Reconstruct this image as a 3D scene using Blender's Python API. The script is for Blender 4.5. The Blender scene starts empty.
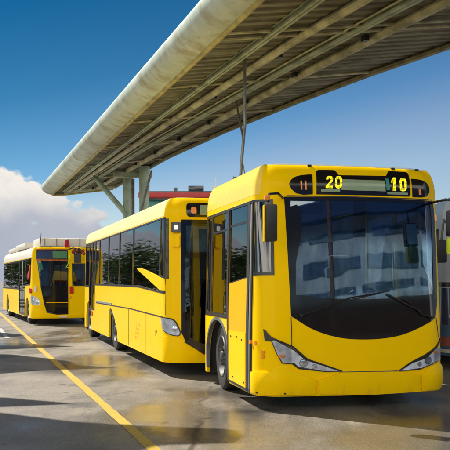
import math
F=800.0; CX=225.0; HY=280.0; CAMZ=1.6
def lerp(a,b,t): return a+(b-a)*t
def table(tb,x):
    if x<=tb[0][0]: return tb[0][1]
    for (x0,y0),(x1,y1) in zip(tb,tb[1:]):
        if x<=x1:
            t=(x-x0)/(x1-x0); return y0+(y1-y0)*t
    return tb[-1][1]
class Shell:
    """outer skin of a bus: s runs round the plan outline (0 = middle of the front), w is height"""
    def __init__(self,W,L,H,bulge,xa,vc,wr,inset,prof,w0,rr=.15,tumble=.02):
        self.W,self.L,self.H,self.wr,self.ins,self.prof,self.w0,self.tumble=W,L,H,wr,inset,prof,w0,tumble
        h=W/2; pts=[]
        n=16
        for i in range(n+1):
            x=xa*i/n; pts.append((x,bulge*(x/h)**2))
        v1=pts[-1][1]; sl=2*bulge*xa/h/h
        p0=(xa,v1); p3=(h,vc)
        k=.55
        p1=(xa+(h-xa)*k*1.15,v1+sl*(h-xa)*k*1.15); p2=(h,vc-(vc-v1)*k)
        for i in range(1,25):
            t=i/24; a=(1-t)**3;b=3*t*(1-t)**2;c=3*t*t*(1-t);d=t**3
            pts.append((a*p0[0]+b*p1[0]+c*p2[0]+d*p3[0],a*p0[1]+b*p1[1]+c*p2[1]+d*p3[1]))
        for i in range(1,9): pts.append((h,lerp(vc,L-rr,i/8)))
        for i in range(1,9):
            t=i/8*math.pi/2; pts.append((h-rr+rr*math.cos(t),L-rr+rr*math.sin(t)))
        for i in range(1,5): pts.append((lerp(h-rr,0,i/4),L))
        self.pts=pts; S=[0]
        for a,b in zip(pts,pts[1:]): S.append(S[-1]+math.hypot(b[0]-a[0],b[1]-a[1]))
        self.S=S; self.P=S[-1]
        N=[]
        for i in range(len(pts)):
            a=pts[max(i-1,0)]; b=pts[min(i+1,len(pts)-1)]
            dx,dy=b[0]-a[0],b[1]-a[1]; l=math.hypot(dx,dy); N.append((dy/l,-dx/l))
        N[0]=(0,-1); N[-1]=(0,1); self.N=N
        self.sside=S[16+24]     # s where the straight side begins
        self.vc=vc
    def s_at_v(self,v): return self.sside+(v-self.vc)
    def plan(self,s):
        a=abs(s); S=self.S
        lo,hi=0,len(S)-1
        if a>=S[-1]: a=S[-1]-1e-9
        while hi-lo>1:
            m=(lo+hi)//2
            if S[m]<=a: lo=m
            else: hi=m
        t=(a-S[lo])/(S[hi]-S[lo]) if S[hi]>S[lo] else 0
        p,q=self.pts[lo],self.pts[hi]; n,o=self.N[lo],self.N[hi]
        x,v,nx,nv=lerp(p[0],q[0],t),lerp(p[1],q[1],t),lerp(n[0],o[0],t),lerp(n[1],o[1],t)
        l=math.hypot(nx,nv) or 1; nx/=l;nv/=l
        if s<0: x,nx=-x,-nx
        return x,v,nx,nv
    def at(self,s,w,off=0):
        x,v,nx,nv=self.plan(s)
        i=self.tumble*max(0,w-1.0); zn=0
        if w>self.wr:
            t=min(1,(w-self.wr)/(self.H-self.wr))
            i+=self.ins*(1-math.sqrt(max(0,1-t*t))); zn=t*.9
        hn=math.sqrt(max(0,1-zn*zn))
        fw=max(0,1-v/self.vc); fw=min(1,fw*1.6)
        v2=v+table(self.prof,w)*fw
        return (x+nx*(off*hn-i), v2+nv*(off*hn-i), w+off*zn)
class Place:
    def __init__(self,X,Y,deg): self.X,self.Y=X,Y; self.a=math.radians(deg); self.c,self.s=math.cos(self.a),math.sin(self.a)
    def world(self,p): return (self.X+p[0]*self.c-p[1]*self.s, self.Y+p[0]*self.s+p[1]*self.c, p[2])
def px(p): return (CX+F*p[0]/p[1], HY-F*(p[2]-CAMZ)/p[1])
PR1=[(.15,.03),(.42,0.0),(.5,.02),(1.0,.02),(1.3,.04),(2.5,.13),(2.75,.15),(3.1,.17)]
B1=Shell(2.56,3.15,3.05,.12,.97,.42,2.72,.15,PR1,.18); L1=Place(1.665,9.88,14)
B2=Shell(2.4,11.3,2.98,.10,.80,.45,2.66,.16,PR1,.24); L2=Place(.216,13.255,16.7)
B3=Shell(2.4,10.5,2.78,.10,.80,.45,2.45,.14,PR1,.24); L3=Place(-6.72+1.1,28.45,21)
import bpy, bmesh, random
from mathutils import Vector, Matrix
from mathutils.geometry import delaunay_2d_cdt
PI=math.pi; R=math.radians
scene=bpy.context.scene; COL=scene.collection
# ------------------------------------------------------------------ object helpers
def link(o,parent=None,mats=()):
    COL.objects.link(o)
    if parent is not None: o.parent=parent
    for m in mats: o.data.materials.append(m)
    return o
def obj(name,bm,mat,parent=None,smooth=35):
    me=bpy.data.meshes.new(name); bm.normal_update(); bm.to_mesh(me); bm.free()
    if smooth:
        for p in me.polygons: p.use_smooth=True
        me.set_sharp_from_angle(angle=R(smooth))
    mats=mat if isinstance(mat,(list,tuple)) else [mat]
    return link(bpy.data.objects.new(name,me),parent,mats)
def tag(o,label=None,cat=None,group=None,kind=None):
    if label: o['label']=label
    if cat: o['category']=cat
    if group: o['group']=group
    if kind: o['kind']=kind
    return o
def empty(name,loc=(0,0,0),rz=0):
    o=bpy.data.objects.new(name,None); o.location=loc; o.rotation_euler=(0,0,rz); o.empty_display_size=.3
    COL.objects.link(o); return o
def face(bm,vs,mi=0):
    try:
        f=bm.faces.new(vs); f.material_index=mi; return f
    except ValueError: return None
def box(bm,c,size,M=None,bev=0,mi=0):
    sx,sy,sz=[v/2 for v in size]
    vs=[bm.verts.new(Vector((x*sx,y*sy,z*sz))) for z in(-1,1) for y in(-1,1) for x in(-1,1)]
    fs=[face(bm,[vs[i] for i in q],mi) for q in((0,2,3,1),(4,5,7,6),(0,1,5,4),(2,6,7,3),(0,4,6,2),(1,3,7,5))]
    if bev:
        es=set(e for f in fs for e in f.edges)
        r=bmesh.ops.bevel(bm,geom=list(es),offset=bev,segments=2,affect='EDGES',profile=.6)
        vs=list(set(v for f in r['faces'] for v in f.verts)|set(v for v in vs if v.is_valid))
    T=Matrix.Translation(Vector(c))@(M.to_4x4() if M else Matrix())
    for v in vs:
        if v.is_valid: v.co=T@v.co
    return vs
def tube(bm,pts,r,n=10,caps=True,mi=0):
    pts=[Vector(p) for p in pts]; rs=r if isinstance(r,(list,tuple)) else [r]*len(pts)
    rings=[]; up=None
    for i,p in enumerate(pts):
        d=(pts[min(i+1,len(pts)-1)]-pts[max(i-1,0)]).normalized()
        if up is None:
            up=Vector((0,0,1)) if abs(d.z)<.9 else Vector((1,0,0))
        a=d.cross(up).normalized(); b=a.cross(d).normalized(); up=b
        rings.append([bm.verts.new(p+(a*math.cos(2*PI*k/n)+b*math.sin(2*PI*k/n))*rs[i]) for k in range(n)])
    for A,B in zip(rings,rings[1:]):
        for k in range(n): face(bm,(A[k],A[(k+1)%n],B[(k+1)%n],B[k]),mi)
    if caps:
        face(bm,rings[0][::-1],mi); face(bm,rings[-1],mi)
def lathe(bm,prof,n=28,M=None,mi=0):
    """prof: (radius, height) pairs, revolved about local z"""
    M=M or Matrix(); rings=[]
    for r,h in prof:
        if r<1e-5: rings.append([bm.verts.new(M@Vector((0,0,h)))])
        else: rings.append([bm.verts.new(M@Vector((r*math.cos(2*PI*k/n),r*math.sin(2*PI*k/n),h))) for k in range(n)])
    for A,B in zip(rings,rings[1:]):
        for k in range(n):
            a=[A[k%len(A)],A[(k+1)%len(A)]] if len(A)>1 else [A[0]]
            b=[B[(k+1)%len(B)],B[k%len(B)]] if len(B)>1 else [B[0]]
            face(bm,a+b,mi)
def prism(bm,poly,M,d,mi=0):
    """2-D polygon extruded by d along local z of M"""
    A=[bm.verts.new(M@Vector((x,y,0))) for x,y in poly]; B=[bm.verts.new(M@Vector((x,y,d))) for x,y in poly]
    n=len(poly); face(bm,A[::-1],mi); face(bm,B,mi)
    for i in range(n): face(bm,(A[i],A[(i+1)%n],B[(i+1)%n],B[i]),mi)
# ------------------------------------------------------------------ patches on a bus skin
def inside(p,poly):
    x,y=p; c=False; n=len(poly); j=n-1
    for i in range(n):
        xi,yi=poly[i]; xj,yj=poly[j]
        if (yi>y)!=(yj>y) and x<(xj-xi)*(y-yi)/(yj-yi)+xi: c=not c
        j=i
    return c
def segd(p,a,b):
    dx,dy=b[0]-a[0],b[1]-a[1]; l=dx*dx+dy*dy
    t=0 if l==0 else max(0,min(1,((p[0]-a[0])*dx+(p[1]-a[1])*dy)/l))
    return math.hypot(p[0]-a[0]-t*dx,p[1]-a[1]-t*dy)
def densify(loop,S):
    out=[]
    for a,b in zip(loop,loop[1:]+loop[:1]):
        m=(a[0]+b[0])/2; mw=(a[1]+b[1])/2
        st=.08 if (min(abs(a[0]),abs(b[0]))<S.sside+.1 or max(abs(a[0]),abs(b[0]))>S.P-1.6) else .5
        if abs(a[0]-b[0])<1e-6: st=.15 if mw<S.wr else .05
        if mw>S.wr-.1: st=min(st,.05 if abs(a[1]-b[1])>.01 else .1)
        n=max(1,math.ceil(math.hypot(b[0]-a[0],b[1]-a[1])/st))
        out+=[(lerp(a[0],b[0],i/n),lerp(a[1],b[1],i/n)) for i in range(n)]
    return out
def curve(pts,n=6,closed=False):
    """Catmull-Rom through points"""
    out=[]; m=len(pts)
    rg=range(m if closed else m-1)
    for i in rg:
        g=(lambda k:pts[k%m]) if closed else (lambda k:pts[max(0,min(m-1,k))])
        p0,p1,p2,p3=g(i-1),g(i),g(i+1),g(i+2)
        for k in range(n):
            t=k/n
            out.append(tuple(.5*(2*p1[c]+(p2[c]-p0[c])*t+(2*p0[c]-5*p1[c]+4*p2[c]-p3[c])*t*t+(3*p1[c]-p0[c]-3*p2[c]+p3[c])*t**3) for c in (0,1)))
    if not closed: out.append(pts[-1])
    return out
def grid_lists(S):
    ss=[]; s=-S.P
    while s<=S.P:
        ss.append(s); a=abs(s)
        s+=.07 if a<S.sside+.1 or a>S.P-1.6 else .4
    ws=[]; w=S.w0
    while w<S.wr-.05: ws.append(w); w+=.14
    ws+=[S.wr+(S.H-S.wr)*math.sin(i/9*PI/2) for i in range(10)]
    return ss,ws
def patch(bm,S,outer,holes=(),off=.003,th=.006,mi=0,mi_in=None,dome=0):
    outer=densify(list(outer),S); holes=[densify(list(h),S) for h in holes]
    pts=[];edges=[];seen={}
    for lp in [outer]+holes:
        ids=[]
        for p in lp:
            k=(round(p[0],5),round(p[1],5))
            if k not in seen: seen[k]=len(pts); pts.append(Vector(k))
            ids.append(seen[k])
        edges+=[(a,b) for a,b in zip(ids,ids[1:]+ids[:1]) if a!=b]
    nb=len(pts)
    segs=[(pts[a],pts[b]) for a,b in edges]
    xs=[p[0] for p in outer]; ys=[p[1] for p in outer]
    x0,x1,y0,y1=min(xs),max(xs),min(ys),max(ys)
    ss,ws=grid_lists(S); nf=math.ceil(2*S.P/.08); fs=[-S.P+2*S.P*k/nf for k in range(nf+1)]
    for s,w in [(s,w) for s in ss for w in ws if w<=S.wr]+[(s,w) for s in fs for w in ws if w>S.wr]:
        if not x0<s<x1: continue
        if True:
            if not y0<w<y1: continue
            if not inside((s,w),outer) or any(inside((s,w),h) for h in holes): continue
            if min((segd((s,w),a,b) for a,b in segs if min(a[0],b[0])-.03<s<max(a[0],b[0])+.03),default=9)<(.022 if w<=S.wr else .004): continue
            pts.append(Vector((s,w)))
    V,E,Fc,*_=delaunay_2d_cdt(pts,edges,[],0,1e-6,False)
    tris=[]
    for f in Fc:
        for k in range(1,len(f)-1):
            t=(f[0],f[k],f[k+1]); c=(sum(V[i][0] for i in t)/3,sum(V[i][1] for i in t)/3)
            if inside(c,outer) and not any(inside(c,h) for h in holes): tris.append(t)
    if th is None: th=0
    A={};B={}
    for t in tris:
        for i in t:
            if i not in A:
                s,w=V[i]
                o=off
                if dome: o+=dome*min(1,min(segd((s,w),a,b) for a,b in segs)/.08)**.6
                A[i]=bm.verts.new(S.at(s,w,o))
                if th: B[i]=bm.verts.new(S.at(s,w,off-th))
    cnt={}
    for t in tris:
        a,b,c=[V[i] for i in t]
        if (b[0]-a[0])*(c[1]-a[1])-(b[1]-a[1])*(c[0]-a[0])<0: t=t[::-1]
        face(bm,[A[i] for i in t],mi)
        if th: face(bm,[B[i] for i in t[::-1]],mi if mi_in is None else mi_in)
        for e in zip(t,t[1:]+t[:1]): cnt[e]=1
    if th:
        for a,b in cnt:
            if (b,a) not in cnt: face(bm,(A[b],A[a],B[a],B[b]),mi)
def P1(name,S,outer,mat,parent,holes=(),off=.003,th=.006,**k):
    bm=bmesh.new(); patch(bm,S,outer,holes,off,th,**k); return obj(name,bm,mat,parent)
def PN(name,S,polys,mat,parent,off=.003,th=.006,**k):
    return [P1(name,S,p,mat,parent,off=off,th=th,**k) for p in polys]
def rect(s0,s1,w0,w1,r=0):
    if not r: return [(s0,w0),(s1,w0),(s1,w1),(s0,w1)]
    out=[]
    for cx,cy,a in ((s1-r,w0+r,-90),(s1-r,w1-r,0),(s0+r,w1-r,90),(s0+r,w0+r,180)):
        out+=[(cx+r*math.cos(R(a+t)),cy+r*math.sin(R(a+t))) for t in (0,30,60,90)]
    return out
def ell(s,w,a,b,n=20,a0=0,a1=360):
    return [(s+a*math.cos(R(a0+(a1-a0)*i/n)),w+b*math.sin(R(a0+(a1-a0)*i/n))) for i in range(n if a1-a0==360 else n+1)]
def strip(pts,wd):
    L=[];Rr=[]
    for i,p in enumerate(pts):
        a=pts[max(i-1,0)];b=pts[min(i+1,len(pts)-1)]
        dx,dy=b[0]-a[0],b[1]-a[1];l=math.hypot(dx,dy) or 1
        nx,ny=-dy/l*wd/2,dx/l*wd/2
        L.append((p[0]+nx,p[1]+ny));Rr.append((p[0]-nx,p[1]-ny))
    return L+Rr[::-1]
def shrink(poly,d):
    cx=sum(p[0] for p in poly)/len(poly); cy=sum(p[1] for p in poly)/len(poly)
    out=[]
    for x,y in poly:
        l=math.hypot(x-cx,y-cy); k=max(0,(l-d)/l); out.append((cx+(x-cx)*k,cy+(y-cy)*k))
    return out
# ------------------------------------------------------------------ materials
def newmat(name):
    m=bpy.data.materials.new(name); m.use_nodes=True; nt=m.node_tree
    b=nt.nodes['Principled BSDF']; return m,nt,b
def N(nt,t,**k):
    n=nt.nodes.new(t)
    for a,v in k.items():
        if a in n.inputs.keys() if isinstance(a,str) else False: n.inputs[a].default_value=v
        else: setattr(n,a,v)
    return n
def noise(nt,scale,detail=4,rough=.55,vec=None,dist=0):
    n=nt.nodes.new('ShaderNodeTexNoise'); n.inputs['Scale'].default_value=scale; n.inputs['Detail'].default_value=detail
    n.inputs['Roughness'].default_value=rough; n.inputs['Distortion'].default_value=dist
    if vec is not None: nt.links.new(vec,n.inputs['Vector'])
    return n.outputs['Fac']
def mr(nt,v,a,b,c=0,d=1,smooth=True):
    n=nt.nodes.new('ShaderNodeMapRange'); n.interpolation_type='SMOOTHSTEP' if smooth else 'LINEAR'
    for i,x in zip(('From Min','From Max','To Min','To Max'),(a,b,c,d)): n.inputs[i].default_value=x
    nt.links.new(v,n.inputs['Value']); return n.outputs['Result']
def mixc(nt,f,a,b,mode='MIX'):
    n=nt.nodes.new('ShaderNodeMix'); n.data_type='RGBA'; n.blend_type=mode
    for i,x in ((0,f),(6,a),(7,b)):
        if hasattr(x,'default_value') or hasattr(x,'is_linked'): nt.links.new(x,n.inputs[i])
        elif i==0: n.inputs[0].default_value=x
        else: n.inputs[i].default_value=(*x,1)
    return n.outputs[2]
def mth(nt,op,a,b=0,c=None):
    n=nt.nodes.new('ShaderNodeMath'); n.operation=op
    for i,x in enumerate((a,b,c)):
        if x is None: continue
        if hasattr(x,'is_linked'): nt.links.new(x,n.inputs[i])
        else: n.inputs[i].default_value=x
    return n.outputs[0]
def coord(nt,kind='Object'):
    return nt.nodes.new('ShaderNodeTexCoord').outputs[kind]
def wpos(nt): return nt.nodes.new('ShaderNodeNewGeometry').outputs['Position']
def sep(nt,v):
    s=nt.nodes.new('ShaderNodeSeparateXYZ'); nt.links.new(v,s.inputs[0]); return s.outputs
def mapping(nt,v,scale=(1,1,1),rot=(0,0,0)):
    m=nt.nodes.new('ShaderNodeMapping'); nt.links.new(v,m.inputs[0]); m.inputs['Scale'].default_value=scale; m.inputs['Rotation'].default_value=rot
    return m.outputs[0]
def bump(nt,b,h,strength=.2,dist=.02):
    n=nt.nodes.new('ShaderNodeBump'); n.inputs['Strength'].default_value=strength; n.inputs['Distance'].default_value=dist
    nt.links.new(h,n.inputs['Height']); nt.links.new(n.outputs[0],b.inputs['Normal']); return n
def paint(name,col,dirt=(.16,.11,.04),amt=.6,rough=.32,coat=.05,spec=.10,metal=0,wave=.03,lowdirt=True):
    m,nt,b=newmat(name); v=coord(nt); z=sep(nt,v)[2]
    n1=noise(nt,2.2,5,.6,v); n2=noise(nt,14,4,.65,v); st=noise(nt,5,4,.6,mapping(nt,v,(2.5,2.5,.35)))
    c=mixc(nt,mr(nt,n1,.35,.7,0,.3),col,tuple(x*.88 for x in col))
    spots=mth(nt,'MULTIPLY',mr(nt,n2,.6,.75),mr(nt,st,.45,.7))
    c=mixc(nt,mth(nt,'MULTIPLY',spots,.05*amt),c,dirt)
    if lowdirt:
        low=mth(nt,'MULTIPLY',mr(nt,mth(nt,'ADD',z,mth(nt,'MULTIPLY',st,-.55)),-.02,-.30),amt*.7)
        c=mixc(nt,low,c,dirt)
    nt.links.new(c,b.inputs['Base Color'])
    nt.links.new(mr(nt,n2,.3,.75,rough*.8,rough*1.5),b.inputs['Roughness'])
    b.inputs['Metallic'].default_value=metal; b.inputs['Specular IOR Level'].default_value=spec
    b.inputs['Coat Weight'].default_value=coat; b.inputs['Coat Roughness'].default_value=.08; b.inputs['Specular Tint'].default_value=(*[min(1,x/max(col)) for x in col],1)
    bump(nt,b,n1,wave,.03)
    return m
def plain(name,col,rough=.5,metal=0,spec=.5,var=.15,scale=6,bmp=.1,coat=0):
    m,nt,b=newmat(name); v=coord(nt); n=noise(nt,scale,5,.6,v)
    c=mixc(nt,mr(nt,n,.3,.7),tuple(x*(1-var) for x in col),tuple(min(1,x*(1+var)) for x in col))
    nt.links.new(c,b.inputs['Base Color']); b.inputs['Roughness'].default_value=rough; b.inputs['Metallic'].default_value=metal
    b.inputs['Specular IOR Level'].default_value=spec; b.inputs['Coat Weight'].default_value=coat
    if bmp: bump(nt,b,noise(nt,scale*6,3,.6,v),bmp,.01)
    return m
def glass(name,tint,r0=.06,rough=.02,top=None,wave=.03):
    """see-through tinted pane; top=(height, tint) gives a tinted sun band in the glass"""
    m=bpy.data.materials.new(name); m.use_nodes=True; nt=m.node_tree; nt.nodes.clear()
    out=nt.nodes.new('ShaderNodeOutputMaterial'); mix=nt.nodes.new('ShaderNodeMixShader')
    tr=nt.nodes.new('ShaderNodeBsdfTransparent'); gl=nt.nodes.new('ShaderNodeBsdfGlossy'); gl.inputs['Roughness'].default_value=rough
    lw=nt.nodes.new('ShaderNodeLayerWeight'); lw.inputs['Blend'].default_value=.5
    f=mth(nt,'POWER',lw.outputs['Facing'],5); f=mth(nt,'MULTIPLY_ADD',f,1-r0,r0)
    nt.links.new(f,mix.inputs[0]); nt.links.new(tr.outputs[0],mix.inputs[1]); nt.links.new(gl.outputs[0],mix.inputs[2]); nt.links.new(mix.outputs[0],out.inputs[0])
    v=coord(nt)
    dust=mr(nt,noise(nt,9,5,.65,v),.35,.75,1,.85)
    c=mixc(nt,dust,(0,0,0),tint)
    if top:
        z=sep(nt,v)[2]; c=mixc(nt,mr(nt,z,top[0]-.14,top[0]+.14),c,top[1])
    nt.links.new(c,tr.inputs[0])
    bp=nt.nodes.new('ShaderNodeBump'); bp.inputs['Strength'].default_value=wave; bp.inputs['Distance'].default_value=.02
    nt.links.new(noise(nt,1.6,2,.5,v),bp.inputs['Height']); nt.links.new(bp.outputs[0],gl.inputs['Normal'])
    return m
def emit(name,col,s):
    m,nt,b=newmat(name); b.inputs['Base Color'].default_value=(*[c*.6 for c in col],1); b.inputs['Emission Color'].default_value=(*col,1); b.inputs['Emission Strength'].default_value=s
    return m
YEL=(.90,.565,.001)
M={}
M['yellow']=paint('yellow_paint',YEL)
M['yellow_orange']=paint('orange_yellow_paint',(.85,.42,.003),dirt=(.3,.14,.02),amt=.5)
M['yellow_sunlit']=paint('yellow_with_painted_sun',(.84,.60,.10),lowdirt=False,rough=.25)  # lighter copy of the yellow: sun on the roof slope put into colour
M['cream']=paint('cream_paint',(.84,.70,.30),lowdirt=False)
M['white']=paint('white_paint',(.70,.67,.58),dirt=(.3,.27,.2),lowdirt=False)
M['lining']=plain('pale_blue_lining',(.62,.74,.80),.6,var=.05)
M['black']=plain('black_trim',(.012,.012,.014),.35)
M['frit']=plain('black_glass_mask',(.008,.007,.008),.10,spec=.35,bmp=0)
M['rubber']=plain('black_rubber',(.02,.02,.02),.75)
M['tyre']=plain('tyre_rubber',(.022,.021,.02),.85,var=.3)
M['steel']=plain('grey_steel',(.07,.068,.065),.55,.4,var=.4,scale=12)
M['greytrim']=plain('grey_trim',(.28,.28,.28),.5,.2)
M['archgrey']=plain('dull_arch_trim',(.12,.12,.12),.6,var=.3)
M['chrome']=plain('chrome',(.85,.86,.88),.12,1,bmp=0)
M['lampgrey']=plain('lamp_housing_grey',(.62,.64,.69),.28,.45,scale=15,coat=.5)
M['lampbright']=plain('bright_lamp_bowl',(.93,.94,.96),.2,.15,scale=30,var=.04)
M['amber']=plain('amber_lens',(.8,.25,.02),.2,bmp=0,coat=.5)
M['red']=plain('red_lens',(.55,.02,.015),.2,bmp=0,coat=.5)
M['cloth_red']=plain('red_cloth',(.40,.015,.02),.8,var=.4,scale=10)
M['cloth_green']=plain('green_cloth',(.02,.16,.08),.8)
M['cloth_orange']=plain('orange_cloth',(.42,.11,.02),.8,var=.5,scale=14)
M['cloth_blue']=plain('dark_blue_cloth',(.02,.04,.12),.8)
M['lime']=plain('lime_plastic_and_reflection',(.55,.75,.02),.5)
M['seat_blue']=plain('blue_seat_cloth',(.02,.07,.28),.85)
M['seat_grey']=plain('grey_seat_cloth',(.15,.17,.20),.85)
M['darkgrey']=plain('dark_grey_plastic',(.03,.03,.033),.6)
M['pole']=paint('yellow_pole_paint',(.8,.42,.01),lowdirt=False)
M['bluefilm']=plain('dark_blue_film',(.012,.03,.09),.12,bmp=0,coat=.3)
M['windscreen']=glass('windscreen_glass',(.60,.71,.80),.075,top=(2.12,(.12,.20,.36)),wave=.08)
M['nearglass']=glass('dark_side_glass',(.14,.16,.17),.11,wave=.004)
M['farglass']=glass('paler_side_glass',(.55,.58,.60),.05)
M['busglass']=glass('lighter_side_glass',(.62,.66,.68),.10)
M['windscreen_clear']=glass('clear_windscreen_glass',(.50,.57,.62),.045)
M['sideglass']=glass('tinted_side_glass',(.34,.38,.40),.11)
M['lens']=glass('headlamp_lens',(.93,.95,.98),.08,wave=0)
M['lcd']=plain('green_grey_display',(.22,.30,.17),.35,var=.06,bmp=0,coat=.5)
def led():
    m,nt,b=newmat('yellow_led_dots'); v=sep(nt,coord(nt)); p=.0165
    q=[mth(nt,'SUBTRACT',mth(nt,'FRACT',mth(nt,'DIVIDE',v[k],p)),.5) for k in (0,2)]
    d=mth(nt,'SQRT',mth(nt,'ADD',mth(nt,'MULTIPLY',q[0],q[0]),mth(nt,'MULTIPLY',q[1],q[1])))
    b.inputs['Base Color'].default_value=(.10,.08,.01,1); b.inputs['Emission Color'].default_value=(1,.82,.0,1); nt.links.new(mr(nt,d,.52,.38,.16,.95),b.inputs['Emission Strength']); return m
M['digit']=led()
# ------------------------------------------------------------------ vehicles
def wheel(root,x,v,r,w,side,steer=0):
    """side -1: outer face towards -x"""
    bm=bmesh.new()
    Mx=Matrix.Translation((x,v,r))@Matrix.Rotation(R(steer),4,'Z')@Matrix.Rotation(R(-90 if side<0 else 90),4,'Y')
    hw=w/2
    lathe(bm,[(r*.60,-hw*.9),(r*.8,-hw),(r*.95,-hw*.92),(r,-hw*.7),(r,-hw*.25),(r*.985,-hw*.2),(r,-hw*.1),(r,hw*.1),(r*.985,hw*.2),(r,hw*.25),(r,hw*.7),(r*.95,hw*.92),(r*.86,hw),(r*.62,hw*.85),(r*.58,hw*.5)],40,Mx)
    t=obj('wheel',bm,M['tyre'],root)
    bm=bmesh.new(); lathe(bm,[(r*.62,hw*.86),(r*.60,hw*.95),(r*.56,hw*.8),(r*.5,hw*.35),(r*.34,hw*.3),(r*.30,hw*.75),(r*.17,hw*.85),(r*.15,hw*1.0),(0,hw*1.02)],32,Mx)
    for k in range(10):
        a=2*PI*k/10; lathe(bm,[(.018,hw*.7),(.018,hw*.98),(0,hw*.99)],8,Mx@Matrix.Translation((r*.24*math.cos(a),r*.24*math.sin(a),0)))
    for k in range(8):
        a=2*PI*(k+.5)/8; box(bm,Mx@Vector((r*.43*math.cos(a),r*.43*math.sin(a),hw*.36)),(.07,.03,.02),(Mx.to_3x3()@Matrix.Rotation(a,3,'Z')),mi=1)
    obj('rim',bm,[M['steel'],M['black']],t)
    return t
def roof_caps(S,root,mat,crown=.05,name='roof',under=.07,holes=()):
    """crowned roof sheet with a ceiling below it; holes are (x0,y0,x1,y1) openings added to let light in"""
    bm=bmesh.new(); yc=S.L*.5
    ring=[S.at(s,S.H,0)[:2] for s in grid_lists(S)[0] if s<S.P-.02]
    pts=[Vector(p) for p in ring]; n=len(pts); edges=[(k,(k+1)%n) for k in range(n)]
    cx=lambda x,y:S.H+crown*(1-min(1,max(abs(x)/(S.W/2-S.ins-.04),abs(y-yc)/(S.L/2-S.ins)))**2)-.001
    hp=[]
    for x0,y0,x1,y1 in holes:
        q=[(x0,y0),(x1,y0),(x1,y1),(x0,y1)]; hp.append(q); k=len(pts); pts+=[Vector(p) for p in q]; edges+=[(k,k+1),(k+1,k+2),(k+2,k+3),(k+3,k)]
    y=.15
    while y<S.L-.1:
        for k in range(-9,10):
            x=k/9*(S.W/2-S.ins-.08)
            if inside((x,y),ring) and min(segd((x,y),ring[a],ring[(a+1)%n]) for a in range(n))>.04 and not any(h[0]-.02<x<h[2]+.02 and h[1]-.02<y<h[3]+.02 for h in holes): pts.append(Vector((x,y)))
        y+=.35
    V,E,Fc,*_=delaunay_2d_cdt(pts,edges,[],0,1e-6,False)
    A=[bm.verts.new((p[0],p[1],cx(*p))) for p in V]; B=[bm.verts.new((p[0],p[1],cx(*p)-under)) for p in V]; cnt=set()
    for f in Fc:
        c=(sum(V[k][0] for k in f)/len(f),sum(V[k][1] for k in f)/len(f))
        if not inside(c,ring) or any(inside(c,q) for q in hp): continue
        f=list(f); ar=sum(V[f[k]][0]*V[f[(k+1)%len(f)]][1]-V[f[(k+1)%len(f)]][0]*V[f[k]][1] for k in range(len(f)))
        if ar<0: f=f[::-1]
        face(bm,[A[k] for k in f],0); face(bm,[B[k] for k in f[::-1]],1)
        for e in zip(f,f[1:]+f[:1]): cnt.add(e)
    for a,c in cnt:
        if (c,a) not in cnt: face(bm,(A[c],A[a],B[a],B[c]),1)
    for v in [v for v in bm.verts if not v.link_faces]: bm.verts.remove(v)
    r=obj(name,bm,[mat,M['lining']],root,50)
    for x0,y0,x1,y1 in holes:
        bm=bmesh.new(); z=cx(0,(y0+y1)/2)-.03; box(bm,((x0+x1)/2,(y0+y1)/2,z),(x1-x0-.01,y1-y0-.01,.01)); obj('added_light_hatch',bm,M['light_hatch'],r,0)
    return r
def floor_panel(S,root,z=.40,wells=(),mat=None):
    """floor sheet cut back round each pair of wheels, with a dark well over every wheel"""
    bm=bmesh.new(); n=240; ss=[-S.P+.02+(2*S.P-.04)*k/n for k in range(n+1)]; vs=[S.vc+sv-S.sside for sv in wells]
    P=[]
    for s in ss:
        x,y=S.at(s,max(z,S.w0),-.06)[:2]
        if any(abs(y-v)<.76 for v in vs): x=math.copysign(min(abs(x),S.W/2-.44),x)
        P.append((x,y))
    A=[bm.verts.new((*p,z)) for p in P]; B=[bm.verts.new((*p,z-.06)) for p in P]
    face(bm,A); face(bm,B[::-1]); m=len(A)
    for i in range(m): face(bm,(A[i],B[i],B[(i+1)%m],A[(i+1)%m]))
    obj('floor_panel',bm,mat or M['greyfloor'],root)
    for v in vs:
        for sd in(-1,1):
            bm=bmesh.new(); x0,x1=sd*(S.W/2-.052),sd*(S.W/2-.43); prev=None; back=[]
            for y,h in [(v+.74,.16)]+[(v+.74*math.cos(PI*k/12),.40+.64*math.sin(PI*k/12)) for k in range(13)]+[(v-.74,.16)]:
                cur=(bm.verts.new((x0,y,h)),bm.verts.new((x1,y,h))); back.append(cur[1])
                if prev: face(bm,(prev[0],prev[1],cur[1],cur[0]))
                prev=cur
            face(bm,back); obj('wheel_well',bm,M['rubber'],root)
M['greyfloor']=plain('grey_vinyl_floor',(.22,.23,.24),.6); M['palefloor']=plain('pale_vinyl_floor',(.50,.54,.56),.6); M['light_hatch']=glass('clear_light_hatch',(.85,.9,.92),.05)
def seat(root,x,v,z,mat,headmat,h=.75,face_front=True):
    bm=bmesh.new(); sg=1 if face_front else -1
    box(bm,(x,v,z+.42),(.44,.44,.12),None,.04); box(bm,(x,v+sg*.22,z+.42+h/2),(.44,.11,h),Matrix.Rotation(R(-8*sg),3,'X'),.045)
    box(bm,(x,v,z+.18),(.10,.3,.36))
    s=obj('seat',bm,mat,root)
    bm=bmesh.new(); box(bm,(x,v+sg*.26,z+.42+h+.07),(.32,.10,.20),None,.045); obj('headrest',bm,headmat,s)
    return s
def zeros(poly,ds,dw): return [(a+ds,b+dw) for a,b in poly]
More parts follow.
